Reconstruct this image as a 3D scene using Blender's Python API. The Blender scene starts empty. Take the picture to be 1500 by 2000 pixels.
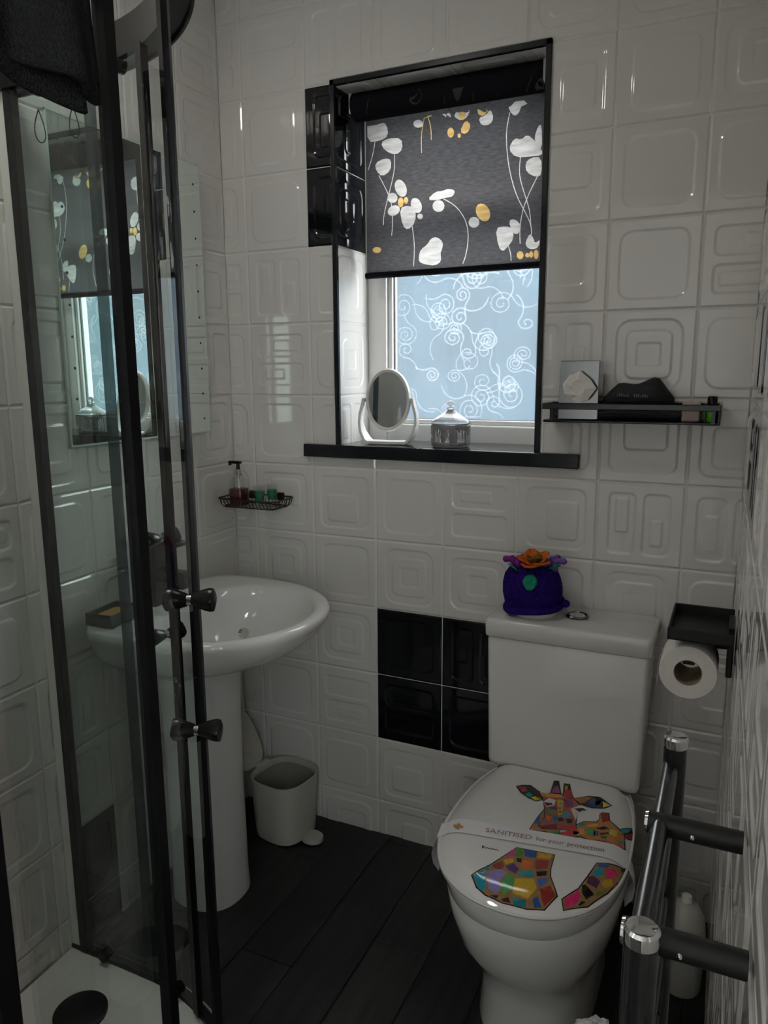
import bpy, bmesh, math, random
from mathutils import Vector, Matrix
from mathutils.geometry import delaunay_2d_cdt

scene = bpy.context.scene
random.seed(7)
PI = math.pi

# ---------------------------------------------------------------- camera
CAM = Vector((0.8973, -1.8593, 1.3729))
YAW, PITCH, ROLL, FPX = 0.438615, 0.184020, -0.006238, 1466.97
fwd = Vector((-math.sin(YAW) * math.cos(PITCH), math.cos(YAW) * math.cos(PITCH), -math.sin(PITCH)))
right = Vector((math.cos(YAW), math.sin(YAW), 0))
up = right.cross(fwd)
r2 = right * math.cos(ROLL) + up * math.sin(ROLL)
u2 = -right * math.sin(ROLL) + up * math.cos(ROLL)
cd = bpy.data.cameras.new('camera')
cd.sensor_fit = 'VERTICAL'; cd.sensor_height = 36.0; cd.lens = FPX / 2000 * 36.0
cd.clip_start = 0.02; cd.clip_end = 100
cam = bpy.data.objects.new('camera', cd)
scene.collection.objects.link(cam)
cam.matrix_world = Matrix(((r2.x, u2.x, -fwd.x, CAM.x), (r2.y, u2.y, -fwd.y, CAM.y), (r2.z, u2.z, -fwd.z, CAM.z), (0, 0, 0, 1)))
scene.camera = cam

# ---------------------------------------------------------------- world, exposure, lamps
vs = scene.view_settings
vs.view_transform = 'Standard'; vs.look = 'None'; vs.gamma = 1.0; vs.use_curve_mapping = False
vs.exposure = 0.03
SKY = 7.6
SUN = 0.6
ROOM_FILL_W = 3.6
HALL_FILL_W = 2.0
w = bpy.data.worlds.new('world'); scene.world = w; w.use_nodes = True
nt = w.node_tree; nt.nodes.clear()
wo = nt.nodes.new('ShaderNodeOutputWorld'); bg = nt.nodes.new('ShaderNodeBackground')
tc = nt.nodes.new('ShaderNodeTexCoord'); nz = nt.nodes.new('ShaderNodeTexNoise'); cr = nt.nodes.new('ShaderNodeValToRGB')
nz.inputs['Scale'].default_value = 3.2; nz.inputs['Detail'].default_value = 3
cr.color_ramp.elements[0].position = 0.36; cr.color_ramp.elements[0].color = (0.88, 0.92, 0.95, 1)
cr.color_ramp.elements[1].position = 0.62; cr.color_ramp.elements[1].color = (1.0, 0.99, 0.97, 1)
nt.links.new(tc.outputs['Generated'], nz.inputs['Vector']); nt.links.new(nz.outputs['Fac'], cr.inputs['Fac'])
nt.links.new(cr.outputs['Color'], bg.inputs['Color']); bg.inputs['Strength'].default_value = SKY
nt.links.new(bg.outputs['Background'], wo.inputs['Surface'])
sd = bpy.data.lights.new('sun', 'SUN'); sd.energy = SUN; sd.angle = math.radians(35); sd.color = (1.0, .97, .93)
sun = bpy.data.objects.new('sun', sd); scene.collection.objects.link(sun)
sun.rotation_euler = Vector((-.80, -.58, -.42)).to_track_quat('-Z', 'Y').to_euler()
cy = scene.cycles
cy.use_denoising = True
try: cy.denoiser = 'OPENIMAGEDENOISE'
except Exception: pass
cy.max_bounces = 8; cy.diffuse_bounces = 4; cy.glossy_bounces = 3; cy.transmission_bounces = 6; cy.transparent_max_bounces = 16
cy.use_adaptive_sampling = True; cy.adaptive_threshold = 0.06; cy.adaptive_min_samples = 20
cy.caustics_reflective = False; cy.caustics_refractive = False
cy.sample_clamp_indirect = 4.0

# ---------------------------------------------------------------- helpers
ROOT = {}
def link(o): scene.collection.objects.link(o); return o
def tag(o, label=None, cat=None, group=None, kind=None):
    if label: o['label'] = label
    if cat: o['category'] = cat
    if group: o['group'] = group
    if kind: o['kind'] = kind
    return o
def thing(name, loc, label, cat, group=None):
    o = link(bpy.data.objects.new(name, None)); o.location = loc; o.empty_display_size = 0.05
    ROOT[o.name] = Vector(loc)
    return tag(o, label, cat, group)
def obj(name, bm, mat, parent=None, smooth=False, angle=None, recalc=True):
    off = ROOT.get(parent.name, Vector((0, 0, 0))) if parent else Vector((0, 0, 0))
    if recalc: bmesh.ops.recalc_face_normals(bm, faces=bm.faces)
    me = bpy.data.meshes.new(name)
    if off.length > 0: bmesh.ops.translate(bm, verts=bm.verts, vec=-off)
    bm.to_mesh(me); bm.free()
    for m in (mat if isinstance(mat, (list, tuple)) else [mat]): me.materials.append(m)
    if smooth:
        for p in me.polygons: p.use_smooth = True
        if angle: me.set_sharp_from_angle(angle=math.radians(angle))
    o = link(bpy.data.objects.new(name, me))
    if parent: o.parent = parent; ROOT[o.name] = off
    return o
def one(name, bm, mat, label, cat, group=None, **k):
    return tag(obj(name, bm, mat, None, **k), label, cat, group)
def new(): return bmesh.new()
def box(bm, x0, x1, y0, y1, z0, z1, bev=0, seg=2, M=None):
    r = bmesh.ops.create_cube(bm, size=1)
    vs_ = r['verts']
    bmesh.ops.scale(bm, verts=vs_, vec=(abs(x1 - x0), abs(y1 - y0), abs(z1 - z0)))
    bmesh.ops.translate(bm, verts=vs_, vec=((x0 + x1) / 2, (y0 + y1) / 2, (z0 + z1) / 2))
    if bev:
        es = list({e for v in vs_ for e in v.link_edges})
        g = bmesh.ops.bevel(bm, geom=es, offset=bev, segments=seg, profile=0.5, affect='EDGES')
        vs_ = list({v for f in g['faces'] for v in f.verts} | {v for v in vs_ if v.is_valid})
    if M is not None:
        bmesh.ops.transform(bm, matrix=M, verts=[v for v in vs_ if v.is_valid])
    return bm
def bxo(*a, **k): return box(new(), *a, **k)
def loft(bm, loops, cap0=True, cap1=True, closed=True):
    vv = [[bm.verts.new(p) for p in L] for L in loops]
    n = len(vv[0])
    for a, b in zip(vv, vv[1:]):
        for i in range(n if closed else n - 1):
            j = (i + 1) % n
            bm.faces.new((a[i], a[j], b[j], b[i]))
    if cap0: bm.faces.new(list(reversed(vv[0])))
    if cap1: bm.faces.new(vv[-1])
    return bm
def circ(c, r, n=24, axis=(0, 0, 1), z=None):
    a = Vector(axis).normalized(); t = a.orthogonal().normalized(); s = a.cross(t)
    c = Vector(c)
    return [c + t * (r * math.cos(2 * PI * i / n)) + s * (r * math.sin(2 * PI * i / n)) for i in range(n)]
def cyl(bm, a, b, r0, r1=None, n=20):
    a, b = Vector(a), Vector(b); ax = b - a
    return loft(bm, [circ(a, r0, n, ax), circ(b, r1 if r1 is not None else r0, n, ax)])
def lathe(bm, c, prof, n=32, axis=(0, 0, 1), cap0=True, cap1=True, mod=None):
    a = Vector(axis).normalized(); t = a.orthogonal().normalized() if abs(a.z) < .99 else Vector((1, 0, 0)); s = a.cross(t); c = Vector(c)
    loops = []
    for r, h in prof:
        L = []
        for i in range(n):
            th = 2 * PI * i / n; rr = r * (mod(th, h) if mod else 1)
            L.append(c + a * h + t * (rr * math.cos(th)) + s * (rr * math.sin(th)))
        loops.append(L)
    return loft(bm, loops, cap0, cap1)
def tube(bm, pts, r, n=8, closed=False):
    pts = [Vector(p) for p in pts]; loops = []
    m = len(pts); prev = None
    for i, p in enumerate(pts):
        if closed: d = pts[(i + 1) % m] - pts[i - 1]
        else: d = pts[min(i + 1, m - 1)] - pts[max(i - 1, 0)]
        d.normalize()
        t = prev - d * prev.dot(d) if prev is not None and (prev - d * prev.dot(d)).length > 1e-4 else d.orthogonal()
        t.normalize(); prev = t; s = d.cross(t)
        rr = r[i] if isinstance(r, (list, tuple)) else r
        loops.append([p + t * (rr * math.cos(2 * PI * k / n)) + s * (rr * math.sin(2 * PI * k / n)) for k in range(n)])
    if closed: loops.append(loops[0]); return loft(bm, loops, False, False)
    return loft(bm, loops)
def sphere(bm, c, r, n=16, sc=(1, 1, 1)):
    g = bmesh.ops.create_uvsphere(bm, u_segments=n, v_segments=max(6, n // 2), radius=r)
    bmesh.ops.scale(bm, verts=g['verts'], vec=sc); bmesh.ops.translate(bm, verts=g['verts'], vec=c)
    return bm
def spow(v, e): return math.copysign(abs(v) ** e, v)
def sloop(cx, cy_, z, hw, hd, e=2.4, n=40, tilt=None):
    out = []
    for i in range(n):
        t = 2 * PI * i / n
        out.append(Vector((cx + hw * spow(math.cos(t), 2 / e), cy_ + hd * spow(math.sin(t), 2 / e), z)))
    return out

# ---------------------------------------------------------------- materials
def srgb(c):
    f = lambda v: (v / 255 / 12.92) if v / 255 <= 0.04045 else ((v / 255 + 0.055) / 1.055) ** 2.4
    return (f(c[0]), f(c[1]), f(c[2]), 1)
def mat(name, col, rough=0.4, metal=0.0, noise=None, bump=None, spec=0.5, coat=0.0, trans=0.0, ior=1.5, emit=None, stretch=None):
    m = bpy.data.materials.new(name); m.use_nodes = True
    nt = m.node_tree; b = nt.nodes['Principled BSDF']
    col = tuple(col) + ((1,) if len(col) == 3 else ())
    b.inputs['Base Color'].default_value = col; b.inputs['Roughness'].default_value = rough; b.inputs['Metallic'].default_value = metal
    b.inputs['Specular IOR Level'].default_value = spec; b.inputs['Coat Weight'].default_value = coat; b.inputs['Coat Roughness'].default_value = 0.03
    b.inputs['Transmission Weight'].default_value = trans; b.inputs['IOR'].default_value = ior
    tcn = nt.nodes.new('ShaderNodeTexCoord')
    if noise is None: noise = (30, 0.06)
    n1 = nt.nodes.new('ShaderNodeTexNoise'); n1.inputs['Scale'].default_value = noise[0]; n1.inputs['Detail'].default_value = 2
    if stretch:
        mp = nt.nodes.new('ShaderNodeMapping'); mp.inputs['Scale'].default_value = stretch; nt.links.new(tcn.outputs['Object'], mp.inputs['Vector']); nt.links.new(mp.outputs['Vector'], n1.inputs['Vector'])
    else: nt.links.new(tcn.outputs['Object'], n1.inputs['Vector'])
    mr = nt.nodes.new('ShaderNodeMapRange'); mr.inputs['To Min'].default_value = 1 - noise[1]; mr.inputs['To Max'].default_value = 1 + noise[1]
    nt.links.new(n1.outputs['Fac'], mr.inputs['Value'])
    mx = nt.nodes.new('ShaderNodeVectorMath'); mx.operation = 'SCALE'; mx.inputs[0].default_value = col[:3]
    nt.links.new(mr.outputs['Result'], mx.inputs['Scale']); nt.links.new(mx.outputs['Vector'], b.inputs['Base Color'])
    if bump:
        n2 = nt.nodes.new('ShaderNodeTexNoise'); n2.inputs['Scale'].default_value = bump[0]; n2.inputs['Detail'].default_value = 1
        nt.links.new(tcn.outputs['Object'], n2.inputs['Vector'])
        bp = nt.nodes.new('ShaderNodeBump'); bp.inputs['Strength'].default_value = bump[1]; bp.inputs['Distance'].default_value = bump[2] if len(bump) > 2 else 0.002
        nt.links.new(n2.outputs['Fac'], bp.inputs['Height']); nt.links.new(bp.outputs['Normal'], b.inputs['Normal'])
    if emit: b.inputs['Emission Color'].default_value = tuple(emit[0]) + (1,); b.inputs['Emission Strength'].default_value = emit[1]
    return m
def clear(name, tint, ior=1.45, rough=0.0, refl=1.0, diff=0.0, dcol=(0.8, 0.8, 0.8), dmix=0.5):
    """thin clear sheet: straight transmission plus a Fresnel reflection on faces turned outward"""
    m = bpy.data.materials.new(name); m.use_nodes = True; nt = m.node_tree; nt.nodes.clear()
    out = nt.nodes.new('ShaderNodeOutputMaterial'); tr = nt.nodes.new('ShaderNodeBsdfTransparent'); gl = nt.nodes.new('ShaderNodeBsdfGlossy')
    fr = nt.nodes.new('ShaderNodeFresnel'); ge = nt.nodes.new('ShaderNodeNewGeometry'); m1 = nt.nodes.new('ShaderNodeMath'); m2 = nt.nodes.new('ShaderNodeMath'); mx = nt.nodes.new('ShaderNodeMixShader')
    tr.inputs['Color'].default_value = tuple(tint) + (1,)
    gl.inputs['Roughness'].default_value = rough
    fr.inputs['IOR'].default_value = ior; m1.operation = 'SUBTRACT'; m1.inputs[0].default_value = refl
    nt.links.new(ge.outputs['Backfacing'], m1.inputs[1]); m1.use_clamp = True
    m2.operation = 'MULTIPLY'; nt.links.new(fr.outputs['Fac'], m2.inputs[0]); nt.links.new(m1.outputs['Value'], m2.inputs[1])
    base = tr
    if diff:
        df = nt.nodes.new('ShaderNodeBsdfTranslucent'); df.inputs['Color'].default_value = tuple(dcol) + (1,)
        d2 = nt.nodes.new('ShaderNodeBsdfDiffuse'); d2.inputs['Color'].default_value = tuple(dcol) + (1,)
        ma = nt.nodes.new('ShaderNodeMixShader'); ma.inputs[0].default_value = dmix; nt.links.new(df.outputs[0], ma.inputs[1]); nt.links.new(d2.outputs[0], ma.inputs[2])
        mb = nt.nodes.new('ShaderNodeMixShader'); mb.inputs[0].default_value = diff
        nt.links.new(tr.outputs[0], mb.inputs[1]); nt.links.new(ma.outputs[0], mb.inputs[2]); base = mb
    nt.links.new(m2.outputs['Value'], mx.inputs[0]); nt.links.new(base.outputs[0], mx.inputs[1]); nt.links.new(gl.outputs[0], mx.inputs[2])
    nt.links.new(mx.outputs[0], out.inputs['Surface'])
    return m
def cloth(name, col, tcol, fac, weave=220):
    m = bpy.data.materials.new(name); m.use_nodes = True; nt = m.node_tree; nt.nodes.clear()
    out = nt.nodes.new('ShaderNodeOutputMaterial'); d = nt.nodes.new('ShaderNodeBsdfDiffuse'); t = nt.nodes.new('ShaderNodeBsdfTranslucent'); mx = nt.nodes.new('ShaderNodeMixShader')
    tcn = nt.nodes.new('ShaderNodeTexCoord'); mp = nt.nodes.new('ShaderNodeMapping'); mp.inputs['Scale'].default_value = (weave * .25, 1, weave)
    n = nt.nodes.new('ShaderNodeTexNoise'); n.inputs['Scale'].default_value = 1.0; n.inputs['Detail'].default_value = 5
    mr = nt.nodes.new('ShaderNodeMapRange'); mr.inputs['From Min'].default_value = .3; mr.inputs['From Max'].default_value = .7; mr.inputs['To Min'].default_value = .75; mr.inputs['To Max'].default_value = 1.25
    nt.links.new(tcn.outputs['Object'], mp.inputs['Vector']); nt.links.new(mp.outputs['Vector'], n.inputs['Vector']); nt.links.new(n.outputs['Fac'], mr.inputs['Value'])
    for sh, c in ((d, col), (t, tcol)):
        s = nt.nodes.new('ShaderNodeVectorMath'); s.operation = 'SCALE'; s.inputs[0].default_value = c[:3]
        nt.links.new(mr.outputs['Result'], s.inputs['Scale']); nt.links.new(s.outputs['Vector'], sh.inputs['Color'])
    mx.inputs[0].default_value = fac
    nt.links.new(d.outputs[0], mx.inputs[1]); nt.links.new(t.outputs[0], mx.inputs[2]); nt.links.new(mx.outputs[0], out.inputs['Surface'])
    return m

M_TILE = mat('white_glazed_tile', (0.70, 0.685, 0.66), 0.05, noise=(4, 0.03), ior=1.6)
M_TILEK = mat('black_glazed_tile', (0.006, 0.007, 0.010), 0.06, noise=(4, 0.1), bump=(14, 0.06, 0.004), ior=1.5)
M_GROUT = mat('pale_grout', (0.74, 0.73, 0.70), 0.8, noise=(60, 0.1))
M_PAINT = mat('painted_plaster', (0.60, 0.585, 0.56), 0.6, noise=(3, 0.03))
M_CEIL = mat('ceiling_paint', (0.72, 0.71, 0.69), 0.7, noise=(3, 0.03))
M_PLANK = mat('charcoal_vinyl_plank', (0.018, 0.020, 0.021), 0.38, noise=(9, 0.5), bump=(60, 0.15, 0.001))
M_JOINT = mat('floor_joint', (0.006, 0.006, 0.006), 0.7)
M_CERAM = mat('white_vitreous_china', (0.72, 0.715, 0.70), 0.06, noise=(3, 0.02), ior=1.55)
M_UPVC = mat('white_upvc', (0.78, 0.78, 0.77), 0.25, noise=(6, 0.03))
M_BLACK = mat('black_metal', (0.004, 0.004, 0.005), 0.3, noise=(20, 0.2), spec=0.22)
M_BLACKG = mat('gloss_black_trim', (0.008, 0.010, 0.014), 0.16, noise=(10, 0.2))
M_BLACKM = mat('matt_black_metal', (0.010, 0.010, 0.011), 0.45, noise=(40, 0.2), bump=(300, 0.1, 0.0005))
M_KNOB = mat('black_plastic_knob', (0.005, 0.005, 0.005), 0.22, noise=(40, 0.2), spec=0.3)
M_SEAL = clear('grey_seal_strip', (0.50, 0.55, 0.55), diff=0.35, dcol=(0.16, 0.18, 0.19), refl=0.6)
M_CHROME = mat('chrome', (0.75, 0.75, 0.75), 0.08, 1.0, noise=(10, 0.03))
M_MIRROR = mat('silvered_mirror', (0.74, 0.82, 0.78), 0.0, 1.0, noise=(2, 0.01))
M_MIRROR2 = mat('small_mirror_glass', (0.72, 0.75, 0.78), 0.0, 1.0, noise=(2, 0.01))
M_GLASS = clear('shower_glass', (0.962, 0.984, 0.977), ior=1.5)
M_CLEAR = clear('clear_glass', (0.95, 0.965, 0.96), ior=1.5)
M_WHITEP = mat('white_plastic', (0.74, 0.73, 0.70), 0.3, noise=(8, 0.03))
M_CREAM = mat('cream_plastic', (0.50, 0.49, 0.44), 0.4, noise=(8, 0.04))
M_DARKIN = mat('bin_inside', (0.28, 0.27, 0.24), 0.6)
M_TOWEL = mat('charcoal_terry', (0.016, 0.016, 0.017), 0.95, noise=(160, 0.4), bump=(420, 0.9, 0.004), spec=0.1)
M_TOWELW = mat('white_terry', (0.80, 0.79, 0.79), 0.95, noise=(160, 0.1), bump=(260, 0.9, 0.006), spec=0.1)
M_PAPER = mat('tissue_paper', (0.78, 0.74, 0.71), 0.9, noise=(80, 0.05), bump=(160, 0.3, 0.001), spec=0.2)
M_CARD = mat('cardboard_core', (0.33, 0.24, 0.17), 0.85, noise=(60, 0.1))
M_STRIP = mat('white_paper_band', (0.78, 0.77, 0.79), 0.6, noise=(20, 0.02))
M_GOLD = mat('gold_ink', (0.45, 0.27, 0.08), 0.5, noise=(50, 0.1))
M_INKBR = mat('brown_ink', (0.30, 0.17, 0.11), 0.6, noise=(50, 0.1))
M_KNIT = mat('purple_knit', srgb((44, 20, 112)), 0.95, noise=(120, 0.3), bump=(330, 1.0, 0.004), spec=0.1)
M_ORANGE = mat('orange_felt', srgb((205, 105, 40)), 0.95, noise=(70, 0.25), bump=(300, 0.8, 0.003), spec=0.1)
M_MAGEN = mat('plum_wool', srgb((135, 50, 150)), 0.95, noise=(90, 0.25), bump=(300, 0.8, 0.003), spec=0.1)
M_LILAC = mat('lilac_wool', srgb((120, 90, 165)), 0.95, noise=(90, 0.25), bump=(300, 0.8, 0.003), spec=0.1)
M_LEAF = mat('green_felt', srgb((40, 140, 110)), 0.95, noise=(70, 0.2), bump=(300, 0.6, 0.003), spec=0.1)
M_OLIVE = mat('olive_felt', srgb((120, 95, 50)), 0.95, noise=(70, 0.2), bump=(300, 0.6, 0.003), spec=0.1)
M_MAROON = mat('maroon_liquid_soap', srgb((84, 30, 32)), 0.15, noise=(20, 0.1))
M_GREENL = mat('green_bath_gel', srgb((18, 120, 88)), 0.15, noise=(20, 0.1))
M_WIRE = mat('dark_bronze_wire', (0.05, 0.042, 0.035), 0.35, 0.7, noise=(30, 0.2))
M_GREY = mat('graphite_tap_metal', (0.035, 0.038, 0.042), 0.35, 0.6, noise=(20, 0.15))
M_SMOKE = mat('smoked_glass_dish', (0.05, 0.055, 0.05), 0.12, noise=(10, 0.1))
M_SOAP = mat('amber_soap', srgb((190, 140, 60)), 0.4, noise=(30, 0.15))
M_FAB = cloth('charcoal_blind_fabric', (0.020, 0.020, 0.024), (0.115, 0.110, 0.112), 0.42)
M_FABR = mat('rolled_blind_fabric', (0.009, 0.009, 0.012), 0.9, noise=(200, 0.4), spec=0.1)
M_PRW = cloth('silver_print', (0.42, 0.41, 0.40), (0.56, 0.53, 0.50), 0.60, 90)
M_PRG = cloth('gold_print', (0.48, 0.30, 0.10), (0.62, 0.40, 0.15), 0.62, 90)
M_POUCH = mat('black_nylon', (0.009, 0.010, 0.013), 0.7, noise=(200, 0.3), bump=(500, 0.4, 0.001))
M_DOT = mat('etched_dot', (0.02, 0.02, 0.02), 0.6)
M_ETCH = mat('etched_outline', (0.02, 0.03, 0.03), 0.5)
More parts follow.
